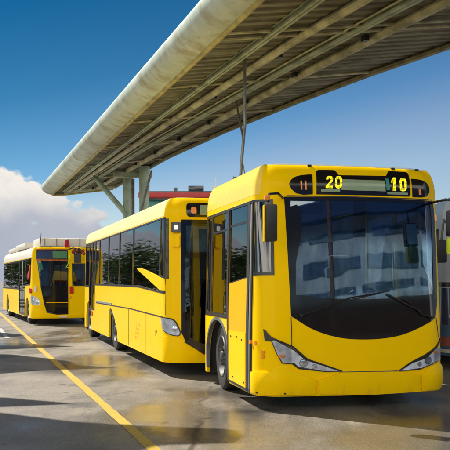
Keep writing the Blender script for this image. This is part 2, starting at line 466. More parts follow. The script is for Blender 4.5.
def digit_polys(ch):
    """(outer, holes) in a 0..1 x 0..1 box"""
    if ch=='0': return rect(.08,.92,0,1,.3),[rect(.34,.66,.22,.78,.12)]
    if ch=='1': return [(.35,0),(.68,0),(.68,1),(.42,1),(.15,.78),(.15,.60),(.35,.70)],[]
    if ch=='2': return [(.08,0),(.92,0),(.92,.2),(.42,.2),(.88,.55),(.92,.75),(.8,.95),(.6,1),(.35,1),(.12,.88),(.08,.68),(.32,.68),(.38,.78),(.5,.81),(.62,.78),(.66,.7),(.6,.58),(.08,.17)],[]
def put_text(name,S,txt,s0,s1,w0,w1,mat,parent,off,slope=0):
    bm=bmesh.new(); n=len(txt); cw=(s1-s0)/n
    for i,ch in enumerate(txt):
        o,h=digit_polys(ch)
        f=lambda p:(s0+cw*(i+.04+.92*p[0])+.02*p[1],w0+(w1-w0)*p[1]+slope*(i+p[0]))
        patch(bm,S,[f(p) for p in o],[[f(p) for p in q] for q in h],off,.004)
    return obj(name,bm,mat,parent)
def lamp_disc(bm,S,s,w,r,off,mi=0):
    patch(bm,S,ell(s,w,r,r,18),(),off,.01,mi,dome=.012)
def mirror(root,pts,c,size,yaw,mat,face_up=True,name='mirror',back=None):
    bm=bmesh.new(); tube(bm,pts,.016,8); a=obj(name,bm,M['black'],root)
    Mz=Matrix.Rotation(R(yaw),3,'Z')
    bm=bmesh.new(); box(bm,c,size,Mz,min(size)*.3); obj('mirror_housing',bm,mat,a)
    bm=bmesh.new(); box(bm,Vector(c)+Mz@Vector((0,size[1]/2+.002,0)),(size[0]*.84,.006,size[2]*.88),Mz); obj('mirror_glass',bm,M['chrome'],a)
    return a
def steering(root,x,v,z):
    bm=bmesh.new(); T=Matrix.Translation((x,v,z))@Matrix.Rotation(R(-35),4,'X')
    pts=[T@Vector((.22*math.cos(2*PI*i/24),.22*math.sin(2*PI*i/24),0)) for i in range(25)]
    tube(bm,pts,.016,8,False); tube(bm,[T@Vector((-.2,0,0)),T@Vector((.2,0,0))],.014,6); tube(bm,[T@Vector((0,0,0)),T@Vector((0,-.02,-.5))],.03,8)
    return obj('steering_wheel',bm,M['black'],root)
# ---- the front bus
def front_bus():
    S,L=B1,L1; root=empty('city_bus',(L.X,L.Y,0),L.a)
    tag(root,'nearest yellow bus with display reading 20 and 10 above its windscreen','bus','yellow buses standing in a row')
    wind=[(-.913,2.63),(.2,2.64),(1.22,2.63),(1.245,2.5),(1.255,2.1),(1.19,1.34),(1.12,1.13)]+curve([(1.06,1.085),(.74,.955),(.46,.886),(.105,.862),(-.252,.890),(-.584,.99),(-.867,1.16)],5)+[(-.885,1.85)]
    panes=[rect(-4.0,-3.74,1.12,2.54,.03),rect(-3.67,-2.76,1.12,2.55,.03),[(-2.62,1.56),(-1.73,1.64),(-1.73,2.56),(-2.62,2.56)],[(-1.40,1.70),(-1.10,1.70),(-1.10,2.57),(-1.40,2.57)]]
    rpanes=[rect(1.75,2.6,1.2,2.55,.03),rect(2.67,4.0,1.2,2.55,.03)]
    arch=[(-3.96,S.w0-.01)]+[(-3.28+.68*math.cos(R(a)),.46+.57*math.sin(R(a))) for a in range(180,-1,-12)]+[(-2.60,S.w0-.01)]
    rear=rect(4.45,5.4,1.3,2.5,.04); rear2=rect(-5.4,-4.45,1.3,2.5,.04)
    cove=[(-4.15,2.66),(-1.28,2.66),(-1.22,2.72),(-1.22,S.H-.015),(-4.15,S.H-.015)]
    o=[(-S.P,S.w0),arch[0]]+arch[1:-1]+[(-2.6,S.w0),(S.P,S.w0),(S.P,S.H),(-S.P,S.H)]
    o[1]=(-3.96,S.w0)
    P1('body',S,o,[M['yellow'],M['lining']],root,[wind]+panes+rpanes+[rear,rear2,cove],0,.05,mi_in=1)
    P1('roof_cove',S,cove,[M['yellow_sunlit'],M['lining']],root,off=.002,th=.04,mi_in=1)
    roof_caps(S,root,M['yellow'],.06,holes=[(-.95,.75,.95,1.55),(-.95,1.8,.95,2.7)])  # hatches added to let sun into the cabin
    floor_panel(S,root,.42,[3.28],M['palefloor'])
    # windscreen
    inner=[(-.79,2.585),(.2,2.60),(1.13,2.585),(1.15,2.4),(1.13,2.0),(1.10,1.42),(.6,1.375),(.1,1.36),(-.4,1.375),(-.80,1.42),(-.79,1.8),(-.70,2.2),(-.70,2.45)]
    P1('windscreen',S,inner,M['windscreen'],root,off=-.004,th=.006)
    fr=P1('windscreen_mask',S,wind,M['frit'],root,[inner],off=.004,th=.012)
    P1('centre_post',S,[(-.045,1.37),(.105,1.37),(.155,2.595),(.005,2.595)],M['bluefilm'],root,off=-.012,th=.03)
    for pts,a,c in (([(-.75,1.17),(-.45,1.26),(-.1,1.385),(.28,1.44)],(-.30,1.31),(.42,1.47)),([(1.02,1.12),(.88,1.16),(.72,1.30),(.62,1.36)],(.86,1.20),(.40,1.42))):
        bm=bmesh.new(); tube(bm,[S.at(s,w,.035) for s,w in pts],.009,6); tube(bm,[S.at(*pts[0],-.01),S.at(*pts[0],.045)],.022,8); wi=obj('wiper',bm,M['black'],root)
        bm=bmesh.new(); tube(bm,[S.at(lerp(a[0],c[0],t/6),lerp(a[1],c[1],t/6),.022) for t in range(7)],.011,6); obj('wiper_blade',bm,M['rubber'],wi)
    # destination display
    d=P1('destination_display',S,[(-.50,2.665),(.775,2.672),(.80,2.70),(.815,2.97),(.79,2.995),(.53,2.995),(.505,2.97),(.47,2.925),(-.19,2.912),(-.215,2.955),(-.24,2.978),(-.45,2.976),(-.485,2.955)],M['frit'],root,off=.008,th=.016)
    P1('display_screen',S,rect(-.17,.435,2.725,2.86),M['lcd'],d,off=.012,th=.006)
    P1('display_screen',S,rect(-.44,-.19,2.70,2.735),M['lcd'],d,off=.012,th=.006)
    P1('display_screen',S,rect(.46,.76,2.69,2.72),M['lcd'],d,off=.012,th=.006)
    put_text('route_number',S,'20',-.395,-.155,2.745,2.895,M['digit'],d,.016)
    put_text('route_number',S,'10',.49,.755,2.735,2.905,M['digit'],d,.016)
    P1('display_screen',S,rect(.452,.50,2.745,2.89),M['teal'],d,off=.011,th=.006)
    for poly,lamps in (([(-.845,2.79)]+curve([(-.82,2.84),(-.76,2.88),(-.66,2.905),(-.541,2.915)],4)+[(-.548,2.665),(-.67,2.657)]+curve([(-.76,2.675),(-.82,2.73)],3),[rect(-.70,-.68,2.72,2.83),rect(-.645,-.625,2.72,2.83)]),
                 ([(.833,2.668),(.97,2.668)]+curve([(1.06,2.685),(1.12,2.74),(1.135,2.80),(1.09,2.86),(1.0,2.893),(.90,2.905)],4)+[(.838,2.905)],[rect(.93,.965,2.70,2.78)])):
        p=P1('lamp_pod',S,poly,M['frit'],root,off=.008,th=.016)
        PN('marker_lamp',S,lamps,M['amber'],p,off=.013,th=.008)
    for s in (-.55,.62,1.0):
        bm=bmesh.new(); box(bm,S.at(s,S.H-.012,.0),(.05,.04,.03),None,.008); obj('roof_marker',bm,M['black'],root)
    # bumper, bonnet seams, headlamps
    P1('bumper',S,curve([(-.505,.20),(-.545,.375)],2)+curve([(-.23,.465),(.14,.462),(.53,.455)],4)+[(.83,.40),(.86,.185),(.2,.175)],M['yellow'],root,off=.022,th=.03,dome=.012)
    P1('bumper_corner',S,[(-1.47,.20),(-.56,.20),(-.575,.375),(-.76,.452),(-.96,.565),(-1.05,.56),(-1.10,.50),(-1.47,.46)],M['yellow'],root,off=.016,th=.03,dome=.022)
    P1('bumper_corner',S,[(.885,.19),(1.49,.20),(1.49,.46),(1.15,.535),(1.06,.52),(.87,.41)],M['yellow'],root,off=.016,th=.03,dome=.022)
    hl=[(-1.115,.86),(-1.05,.70),(-.985,.585),(-.86,.575),(-.78,.515),(-.45,.476),(-.235,.474),(-.44,.54),(-.67,.615),(-.85,.765),(-1.10,.885)]
    hr=[(.54,.455),(.85,.465),(1.12,.545),(1.20,.58),(1.22,.72),(1.13,.735),(.92,.625),(.71,.545)]
    for poly,out,lamps in ((hl,[(-1.10,.86),(-1.04,.70),(-.975,.595),(-.87,.585),(-.87,.755),(-1.085,.865)],[(-.72,.585,.045),(-.585,.54,.028)]),
                       (hr,[(1.06,.54),(1.20,.59),(1.21,.715),(1.13,.725),(1.06,.69)],[(.97,.575,.045),(.84,.53,.028)])):
        h=P1('headlight',S,poly,M['black'],root,off=.012,th=.02)
        P1('lamp_bowl',S,shrink(poly,.03),M['lampbright'],h,off=.016,th=.01)
        for s,w,r in lamps:
            P1('lamp_bezel',S,ell(s,w,r*1.15,r*1.15,18),M['darkgrey'],h,off=.018,th=.01)
            bm=bmesh.new(); lamp_disc(bm,S,s,w,r,.022); obj('lamp_reflector',bm,M['chrome'],h)
        P1('side_lamp',S,out,M['lampgrey'],h,off=.02,th=.008)
        c=(out[0][0]+out[3][0])/2; P1('indicator',S,ell(c,.675,.045,.022),M['amber'],h,off=.024,th=.008)
        P1('lamp_lens',S,shrink(poly,.02),M['lens'],h,off=.036,th=.004)
    PN('lamp_brow',S,[strip([(-1.20,.985),(-1.12,.90),(-.85,.785),(-.67,.63),(-.44,.55),(-.235,.478)],.022),[(-1.21,1.0),(-1.19,.86),(-1.115,.855),(-1.10,.90)]],M['black'],root,off=.017,th=.016)
    PN('lamp_brow',S,[strip([(.54,.46),(.71,.555),(.92,.64),(1.13,.75),(1.24,.84)],.018)],M['black'],root,off=.017,th=.016)
    PN('panel_seam',S,[strip([(-.867,1.15),(-.862,.80)],.008),strip([(1.13,1.12),(1.18,.86)],.008),strip([(-.23,.468),(.53,.459)],.012),strip([(-2.5,.93),(-1.69,.955)],.02),strip([(-.88,2.642),(1.2,2.645)],.012)],M['black'],root,off=.005,th=.008)
    for q in (1,-1): P1('added_dark_rear',S,[(q*a,c) for a,c in (((4.30,.22),(S.P-.012,.22),(S.P-.012,2.62),(4.30,2.62)) if q>0 else ((S.P-.012,.22),(4.30,.22),(4.30,2.62),(S.P-.012,2.62)))],M['darkgrey'],root,[rear if q>0 else rear2],off=.008,th=.02)  # added dark sheet, keeps yellow out of the middle windscreen's reflection
    # the door, posts and window frames on the near side
    dr=P1('door',S,[(-2.56,.24),(-1.68,.23),(-1.68,1.625),(-2.60,1.545)],M['yellow_orange'],root,off=.012,th=.03,dome=.004)
    P1('lower_door_panel',S,[(-2.54,.24),(-1.70,.23),(-1.70,.93),(-2.55,.905)],M['yellow'],dr,off=.02,th=.02)
    PN('door_edge',S,[strip([(-2.60,.22),(-2.66,1.5),(-2.69,2.57)],.055),strip([(-1.62,.2),(-1.62,2.57)],.09),strip([(-1.49,.20),(-1.46,1.65),(-1.46,2.57)],.05),strip([(-2.6,.23),(-1.5,.21)],.04)],M['rubber'],root,off=.016,th=.03)
    P1('door_strip',S,rect(-1.575,-1.515,.2,2.55),M['greytrim'],root,off=.008,th=.02)
    P1('window_surround',S,[(-4.06,1.06),(-2.70,1.06),(-2.70,1.52),(-1.66,1.60),(-1.42,1.655),(-1.06,1.66),(-1.06,2.60),(-4.06,2.585)],M['black'],root,panes,off=.006,th=.03)
    for p in panes: P1('window',S,p,M['nearglass'],root,off=-.006,th=.006)
    for p in rpanes: P1('window',S,p,M['busglass'],root,off=-.006,th=.006)
    for p in (rear,rear2): P1('window',S,p,M['busglass'],root,off=-.006,th=.006)
    P1('sliding_rail',S,strip([(-3.66,2.30),(-2.77,2.31)],.03),M['black'],root,off=.0,th=.02)
    P1('sliding_rail',S,strip([(-2.6,2.34),(-1.75,2.35)],.03),M['black'],root,off=.0,th=.02)
    ar=[(-3.28+.70*math.cos(R(a)),.46+.585*math.sin(R(a))) for a in range(190,-11,-10)]
    bm=bmesh.new(); patch(bm,S,[(-3.28+.715*math.cos(R(a)),.46+.60*math.sin(R(a))) for a in range(200,-21,-10)]+[(-3.28+.67*math.cos(R(a)),.46+.555*math.sin(R(a))) for a in range(-20,201,10)],(),.014,.05)
    obj('wheel_arch_lip',bm,M['archgrey'],root)
    v=S.vc+3.28-S.sside
    for sd in(-1,1): wheel(root,sd*(S.W/2-.20),v,.485,.29,sd,-4)
    bm=bmesh.new(); tube(bm,[(-1.0,v,.48),(1.0,v,.48)],.09,10); box(bm,(0,v,.35),(.5,.4,.3)); obj('axle',bm,M['black'],root)
    bm=bmesh.new(); box(bm,(0,1.6,.30),(1.66,2.9,.22)); obj('underframe',bm,M['black'],root)
    # small lamps and marks
    PN('side_marker',S,[ell(-1.335,.825,.02,.03),rect(-1.235,-1.20,.70,.74),rect(-1.235,-1.20,.645,.685)],M['amber'],root,off=.026,th=.02)
    P1('side_marker',S,ell(-1.46,.83,.02,.025),M['amber'],root,off=.03,th=.03)
    P1('side_marker',S,rect(1.30,1.33,2.38,2.46),M['amber'],root,off=.016,th=.02)
    for s,w in ((-2.4,.84),(-2.1,.85),(-1.85,.83),(-2.3,.30),(-1.75,.29),(-1.3,.22),(-.95,.22)): P1('rivet',S,ell(s,w,.012,.012,8),M['black'],root,off=.03,th=.012)
    # mirrors
    m=mirror(root,[S.at(-.93,2.615,.0),(-1.10,-.12,2.63),(-1.23,-.20,2.61),(-1.25,-.21,2.5)],(-1.22,-.21,2.27),(.16,.10,.44),-12,M['black'])
    bm=bmesh.new(); box(bm,(-1.305,-.235,2.26),(.025,.10,.43),Matrix.Rotation(R(-12),3,'Z'),.01); obj('mirror_cover',bm,M['yellow'],m)
    bm=bmesh.new(); box(bm,(-1.27,-.24,2.565),(.06,.05,.06),None,.012); obj('mirror_lamp',bm,M['amber'],m)
    m=mirror(root,[S.at(1.20,2.61,.0),(1.06,-.20,2.60),(1.13,-.26,2.585),(1.14,-.26,2.4)],(1.15,-.26,2.30),(.22,.10,.32),10,M['black'])
    bm=bmesh.new(); box(bm,(1.15,-.26,2.02),(.2,.10,.22),Matrix.Rotation(R(10),3,'Z'),.04); obj('mirror_cover',bm,M['lime'],m)  # lime colour stands for a vest reflected in the mirror
    bm=bmesh.new(); tube(bm,[(1.15,-.26,2.16),(1.15,-.26,2.10)],.02,8); obj('mirror_bracket',bm,M['black'],m)
    # interior
    bm=bmesh.new(); ss=[s/20*1.15 for s in range(-20,21)]
    A=[S.at(s,1.28,-.09) for s in ss]; 
    for z0,z1 in ((.42,1.26),): 
        t=[bm.verts.new((p[0],p[1],z1)) for p in A]; b=[bm.verts.new((p[0],p[1],z0)) for p in A]; t2=[bm.verts.new((p[0]*.96,.75,z1-.03)) for p in A]; b2=[bm.verts.new((p[0]*.96,.7,z0)) for p in A]
        for i in range(len(A)-1):
            face(bm,(t[i],t[i+1],t2[i+1],t2[i])); face(bm,(b[i],b[i+1],t[i+1],t[i])); face(bm,(t2[i],t2[i+1],b2[i+1],b2[i]))
    obj('dashboard',bm,M['darkgrey'],root)
    steering(root,.42,.95,1.36)
    seat(root,.42,1.45,.75,M['seat_grey'],M['seat_grey'],.62)
    for x in (.22,.62,1.02): seat(root,x,2.45,.95,M['seat_blue'],M['seat_blue'],.66)
    for x in (-.55,-.08): seat(root,x,1.95,.45,M['seat_grey'],M['seat_blue'],.6)
    bm=bmesh.new(); box(bm,(0,2.86,1.92),(2.34,.05,1.56),None,.01); box(bm,(0,2.86,.78),(1.6,.05,.71),None,.01); obj('rear_panel',bm,M['lining'],root)
    bm=bmesh.new()
    for x,y in((-.55,1.0),(-.45,2.2),(.95,1.9)): tube(bm,[(x,y,.42),(x,y,2.9)],.018,8)
    tube(bm,[(-.55,1.0,2.55),(-.5,2.8,2.55)],.016,8); tube(bm,[(.6,1.2,2.55),(.6,2.8,2.55)],.016,8); tube(bm,[(-1.1,1.0,1.35),(-.55,1.0,1.35)],.016,8)
    obj('grab_pole',bm,M['pole'],root)
    bm=bmesh.new(); box(bm,(-.62,.22,2.50),(.42,.02,.16),Matrix.Rotation(R(15),3,'X'),.005); obj('sun_visor',bm,M['lining'],root)
    return root
M['sky_reflection']=plain('painted_sky_reflection',(.42,.52,.56),.5,var=.25,scale=4)  # pale tone of reflected sky put into colour
M['teal']=plain('teal_display',(.02,.22,.20),.4)
# ---- the middle bus
def middle_bus():
    S,L=B2,L2; root=empty('city_bus',(L.X,L.Y,0),L.a)
    tag(root,'middle yellow bus with cream roof edge and a yellow fin across its tinted side windows','bus','yellow buses standing in a row')
    xs=[-9.86,-9.09,-7.53,-5.90,-4.21,-1.62]
    panes=[[(a+.035,1.50),(b-.035,1.50),(b-.035,2.62),(a+.035,2.62)] for a,b in zip(xs,xs[1:])]
    panes[-1]=[(-4.175,1.50),(-3.6,1.50),(-1.655,1.41),(-1.655,2.62),(-4.175,2.62)]
    panes.append([(-1.585,1.68),(-1.30,1.66),(-1.30,2.62),(-1.585,2.62)])
    rp=[rect(-12.0,-11.2,1.45,2.60,.03),rect(-11.08,-10.55,.82,2.60,.02),rect(-10.47,-9.95,.82,2.60,.02)]
    rr=[rect(a,a+1.7,1.45,2.6,.03) for a in (2.0,3.8,5.6,7.4,9.2)]
    wind=[(-.93,2.60),(.93,2.60),(.97,2.3),(.97,.74),(.85,.55),(.5,.50),(-.35,.42),(-.60,.40),(-.88,.60),(-.945,.74),(-.945,1.6)]
    def ar(c,rx,ry,z=.44): return [(c+rx*math.cos(R(a)),z+ry*math.sin(R(a))) for a in range(180,-1,-12)]
    a1=[(-7.38,S.w0),(-7.34,.6),(-7.26,.88),(-7.12,.95),(-6.95,.93)]+[(-6.5,.75),(-6.15,.5),(-6.02,S.w0)]
    a2=[(-11.75,S.w0)]+ar(-11.2,.55,.56)+[(-10.65,S.w0)]
    cove=[(-12.2,2.665),(-1.33,2.665),(-1.33,S.H-.02),(-12.2,S.H-.02)]
    o=[(-S.P,S.w0)]+a2+a1+[(S.P,S.w0),(S.P,S.H),(-S.P,S.H)]
    P1('body',S,o,[M['yellow'],M['lining']],root,[wind]+panes+rp+rr+[cove],0,.05,mi_in=1)
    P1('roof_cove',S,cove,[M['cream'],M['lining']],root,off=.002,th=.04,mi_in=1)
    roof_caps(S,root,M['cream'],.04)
    floor_panel(S,root,.42,[6.62,11.2])
    P1('window_surround',S,[(-9.9,1.462),(-3.62,1.462),(-1.26,1.372),(-1.26,2.645),(-9.9,2.645)],M['black'],root,panes,off=.006,th=.03)
    P1('window_surround',S,[(-12.05,1.40),(-11.15,1.40),(-11.13,.78),(-9.91,.78),(-9.91,2.645),(-12.05,2.645)],M['black'],root,rp,off=.006,th=.03)
    for p in panes+rp+rr: P1('window',S,p,M['sideglass'],root,off=-.006,th=.006)
    for a,b in zip(xs[:-1],xs[1:]):
        P1('sliding_rail',S,rect(a+.04,b-.04,2.16,2.185),M['black'],root,off=.0,th=.02) if a<-4 and a>-9.5 else None
    P1('window_fin',S,[(-3.68,1.835),(-3.3,1.83),(-1.27,1.62),(-1.25,1.42),(-1.5,1.425),(-3.58,1.79)],M['yellow'],root,off=.014,th=.02,dome=.004)
    P1('corner_strip',S,rect(-1.245,-1.17,1.62,2.62),M['steel'],root,off=.006,th=.02)
    PN('panel_seam',S,[strip([(-9.6,1.0),(-4.4,1.02),(-1.36,.985)],.022),strip([(-1.25,1.35),(-1.25,1.02)],.008),strip([(-2.75,1.0),(-2.75,.26)],.008),strip([(-4.6,1.0),(-4.6,.26)],.01)],M['black'],root,off=.004,th=.008)
    P1('trim_strip',S,strip([(-9.6,1.035),(-6.9,1.045)],.04),M['greytrim'],root,off=.01,th=.014)
    # front
    P1('windscreen',S,shrink(wind,.07),M['windscreen_clear'],root,off=-.004,th=.006)
    P1('windscreen_mask',S,wind,M['frit'],root,[shrink(wind,.07)],off=.004,th=.012)
    PN('windscreen_bar',S,[strip([(-.87,2.0),(.87,2.0)],.09),strip([(-.30,.5),(-.30,2.55)],.05)],M['frit'],root,off=.002,th=.02)
    p=P1('destination_display',S,rect(-.83,.83,2.645,2.875,.06),M['frit'],root,off=.01,th=.02)
    P1('display_screen',S,rect(-.60,.6,2.68,2.84),M['lcd'],p,off=.014,th=.006)
    P1('marker_lamp',S,rect(-.75,-.66,2.70,2.80,.02),M['amber'],p,off=.016,th=.01)
    P1('corner_lamp',S,rect(-1.09,-.93,2.385,2.555,.02),M['black'],root,off=.05,th=.06)
    P1('lamp_lens',S,rect(-1.04,-.97,2.43,2.51,.01),M['lampgrey'],root,off=.056,th=.01)
    P1('mirror_bracket',S,rect(-1.09,-.95,2.15,2.34,.02),M['yellow'],root,off=.06,th=.07)
    P1('bumper',S,[(-1.33,.25),(-.56,.245),(.8,.245),(1.33,.25),(1.33,.60),(1.0,.60),(.8,.50),(-.35,.38),(-.58,.365),(-.93,.64),(-1.05,.665),(-1.33,.66)],M['yellow'],root,off=.02,th=.03,dome=.015)
    hd=[(-1.384,.965),(-1.19,.98),(-1.06,.945),(-.99,.84),(-.955,.73),(-1.01,.68),(-1.2,.715),(-1.33,.79)]
    hd=curve(hd,4,True)
    for poly in (hd,[(-a,b) for a,b in hd][::-1]):
        sg=1 if poly[0][0]<0 else -1
        h=P1('headlight',S,poly,M['black'],root,off=.01,th=.02)
        P1('lamp_bowl',S,shrink(poly,.02),M['lampgrey'],h,off=.014,th=.01)
        
        for q in ((-1.25,.85,.045),(-1.06,.80,.05)):
            bm=bmesh.new(); lamp_disc(bm,S,q[0]*sg,q[1],q[2],.018); obj('lamp_reflector',bm,M['chrome'],h)
        P1('lamp_lens',S,shrink(poly,.015),M['lens'],h,off=.034,th=.004)
    P1('sky_reflection_sheet',S,[(-.84,2.06),(-.1,2.06),(-.1,2.50),(-.84,2.50)],M['sky_reflection'],root,off=-.05,th=.01)  # pale sheet painted as the sky's reflection in the upper glass
    P1('front_step',S,[(-.90,.585),(-.585,.385),(-.3,.40),(-.3,.50),(-.62,.56),(-.80,.66)],M['black'],root,off=.03,th=.04)
    for q in (1,-1): P1('added_dark_rear',S,[(q*a,c) for a,c in ((12.35,.5),(S.P-.012,.5),(S.P-.012,2.55),(12.35,2.55))],M['darkgrey'],root,off=.008,th=.02)  # dark rear added so the far bus mirrors less yellow
    # lights and faint marks on the side
    P1('tail_light',S,ell(-10.42,.69,.16,.07),M['red'],root,off=.014,th=.02)
    PN('side_marker',S,[rect(-1.89,-1.85,.64,.74),rect(-1.86,-1.80,.70,.735)],M['cloth_orange'],root,off=.006,th=.01)
    sq=[]
    for k in range(4):
        w=.46+.085*k
        sq+=[rect(-3.86+.05*k,-3.80+.05*k,w,w+.055),rect(-3.74+.05*k,-3.66+.05*k,w+.02,w+.05),rect(-3.60+.05*k,-3.55+.05*k,w,w+.06)]
    PN('faded_mark',S,sq,M['faded'],root,off=.003,th=.005)
    for sv,n in ((6.62,1),(11.2,1)):
        v=S.vc+sv-S.sside
        for sd in(-1,1): wheel(root,sd*(S.W/2-.18),v,.485,.30,sd)
        bm=bmesh.new(); tube(bm,[(-.95,v,.485),(.95,v,.485)],.10,10); box(bm,(0,v,.36),(.6,.4,.3)); obj('axle',bm,M['black'],root)
    bm=bmesh.new(); box(bm,(0,2.6,.31),(1.9,4.4,.14)); box(bm,(0,8.2,.33),(1.9,3.4,.14)); obj('underframe',bm,M['black'],root)
    # interior
    bm=bmesh.new(); box(bm,(.45,.62,.85),(1.1,.45,.8),None,.05); obj('dashboard',bm,M['darkgrey'],root)
    steering(root,.5,.95,1.25); seat(root,.5,1.5,.6,M['seat_grey'],M['seat_grey'],.65)
    for k in range(9):
        for x in (-.95,-.5,.5,.95): seat(root,x,2.5+.9*k,.42,M['seat_blue'],M['seat_blue'],.6)
    bm=bmesh.new()
    for x,y in((-.86,.50),(-.62,.62),(-.50,1.3),(-.3,2.2),(.3,2.2),(-.3,4),(.3,4),(-.3,6),(.3,6),(-.3,8),(.3,8)): tube(bm,[(x,y,.42),(x,y,2.85)],.02,8)
    tube(bm,[(-.86,.5,1.5),(-.60,.62,1.0),(-.52,.65,.55)],.022,8)
    for x in (-.3,.3): tube(bm,[(x,2.0,2.5),(x,9.5,2.5)],.016,8)
    obj('grab_pole',bm,M['pole'],root)
    return root
M['faded']=plain('faded_orange_mark',(.78,.36,.02),.6)
# ---- the far bus
def far_bus():
    S,L=B3,L3; root=empty('city_bus',(L.X,L.Y,0),L.a)
    tag(root,'farthest yellow bus with white roof boxes and red cloths in its side windows','bus','yellow buses standing in a row')
    wind=[(-1.06,2.64),(.05,2.66),(.05,.38),(-.35,.37),(-.70,.44),(-.78,.7),(-.93,1.42),(-1.03,2.25)]
    side=[rect(-11.4,-8.2,1.27,2.31,.03),rect(-8.1,-5.05,1.27,2.31,.03),rect(-4.9,-3.2,.35,2.33,.03),[(-3.05,1.42),(-1.72,1.46),(-1.55,2.36),(-3.05,2.33)]]
    fr=[rect(.24,.92,1.42,2.20,.03)]
    rr=[rect(a,a+2.2,1.3,2.3,.03) for a in (2.0,4.4,6.8,9.0)]
    def ar(c,rx=.55,ry=.52,z=.44): return [(c-rx,S.w0)]+[(c+rx*math.cos(R(a)),z+ry*math.sin(R(a))) for a in range(180,-1,-12)]+[(c+rx,S.w0)]
    cove=[(-11.5,2.395),(-1.45,2.415),(-1.45,S.H-.012),(-11.5,S.H-.012)]
    o=[(-S.P,S.w0)]+ar(-9.3)+ar(-2.45)+[(S.P,S.w0),(S.P,S.H),(-S.P,S.H)]
    P1('body',S,o,[M['yellow'],M['lining']],root,[wind]+side+fr+rr+[cove],0,.05,mi_in=1)
    P1('roof_cove',S,cove,[M['white'],M['lining']],root,off=.002,th=.04,mi_in=1)
    roof_caps(S,root,M['white'],.04); floor_panel(S,root,.42,[9.3,2.45])
    P1('window_surround',S,[(-11.5,1.22),(-4.98,1.22),(-4.98,.27),(-3.13,.27),(-3.13,1.38),(-1.66,1.42),(-1.48,2.385),(-11.5,2.36)],M['black'],root,side,off=.006,th=.03)
    for p in side+fr+rr: P1('window',S,p,M['farglass'],root,off=-.006,th=.006)
    P1('door_post',S,rect(-4.1,-3.95,.3,2.33),M['greytrim'],root,off=.0,th=.02)
    P1('windscreen',S,shrink(wind,.04),M['windscreen_clear'],root,off=-.004,th=.006)
    P1('windscreen_mask',S,wind,M['frit'],root,[shrink(wind,.05)],off=.004,th=.012)
    P1('lower_grille',S,[(-.9,1.40),(.03,1.40),(.03,.40),(-.35,.39),(-.69,.46),(-.77,.7)],M['frit'],root,off=.006,th=.012)
    P1('grille_bar',S,strip([(-.72,.80),(.03,.80)],.03),M['pole'],root,off=.016,th=.02)
    d=P1('destination_display',S,rect(-1.07,.06,2.34,2.66),M['black'],root,off=.012,th=.02)
    P1('display_screen',S,rect(-1.03,-.50,2.37,2.62),M['cloth_blue'],d,off=.016,th=.006)
    P1('display_screen',S,rect(-.48,.03,2.37,2.62),M['lcdgreen'],d,off=.016,th=.006)
    P1('header_strip',S,rect(-1.08,.06,2.665,2.70),M['cloth_orange'],root,off=.014,th=.02)
    fringe=[(-1.05,2.33)]+[(.05,2.33)]+[(.05-1.1*i/14,2.285+(.012*math.sin(i*2.3))) for i in range(15)]
    P1('fringe',S,fringe,M['cloth_orange'],root,off=.02,th=.012)
    P1('hanging_cloth',S,[(-1.0,2.2),(-.86,2.2),(-.82,1.98),(-.92,1.92)],M['cloth_green'],root,off=.02,th=.012)
    P1('bumper',S,[(-1.4,.26),(1.4,.26),(1.4,.6),(.9,.42),(.07,.34),(-.35,.345),(-.72,.42),(-.95,.62),(-1.4,.66)],M['yellow'],root,off=.02,th=.03,dome=.02)
    hd=[(-1.38,1.03),(-1.2,1.03),(-1.03,.97),(-.92,.80),(-.95,.72),(-1.1,.71),(-1.36,.78)]
    hd=curve(hd,4,True)
    for poly in (hd,[(-a,b) for a,b in hd][::-1]):
        sg=1 if poly[0][0]<0 else -1
        h=P1('headlight',S,poly,M['lampgrey'],root,off=.012,th=.02)
        
        for q in ((-1.03,.82,.07),(-1.2,.90,.07)):
            bm=bmesh.new(); lamp_disc(bm,S,q[0]*sg,q[1],q[2],.016); obj('lamp_reflector',bm,M['chrome'],h)
        P1('lamp_lens',S,shrink(poly,.02),M['lens'],h,off=.035,th=.004)
    P1('side_lamp',S,ell(-1.42,1.22,.14,.10),M['red'],root,off=.06,th=.07,dome=.03)
    P1('fog_lamp',S,ell(-1.09,1.28,.05,.11),M['white'],root,off=.05,th=.06)
    P1('tail_light',S,rect(.10,.24,1.10,1.38,.05),M['red'],root,off=.03,th=.04)
    P1('front_lamp',S,ell(.14,.98,.035,.04),M['amber'],root,off=.02,th=.03)
    P1('number_plate',S,rect(-.28,.0,.27,.34),M['white'],root,off=.05,th=.02)
    PN('window_trim',S,[strip([(.24,1.40),(.92,1.40)],.04),strip([(.22,1.4),(.22,2.2)],.04)],M['black'],root,off=.008,th=.02)
    P1('panel_seam',S,strip([(.075,.35),(.075,2.3)],.02),M['black'],root,off=.006,th=.01)
    # cloths hanging inside the side windows
    for k,(s,w,a,b,mt) in enumerate(((-11.0,1.8,.45,.85,'cloth_red'),(-9.6,1.75,.5,.5,'cloth_red'),(-7.3,1.85,.55,.5,'cloth_red'),(-6.0,1.75,.7,.45,'cloth_red'),(-7.4,1.42,1.4,.25,'cloth_green'),(-10.3,1.42,.9,.22,'cloth_green'),(-5.7,1.45,.9,.3,'cloth_green'))):
        P1('curtain',S,[(s-a/2,w-b/2),(s+a*.3,w-b/2+.05),(s+a/2,w+b*.3),(s+a*.35,w+b/2),(s-a/2,w+b*.45)],M[mt],root,off=-.03,th=.01)
    P1('hanging_cloth',S,[(-2.3,1.6),(-1.85,1.75),(-1.66,2.05),(-1.75,2.15),(-2.0,1.95),(-2.3,1.85)],M['cloth_red'],root,off=.02,th=.03,dome=.02)
    # roof boxes
    bm=bmesh.new(); box(bm,(.45,1.35,S.H+.18),(2.7,1.6,.32),None,.09); a=obj('air_conditioner',bm,M['white'],root)
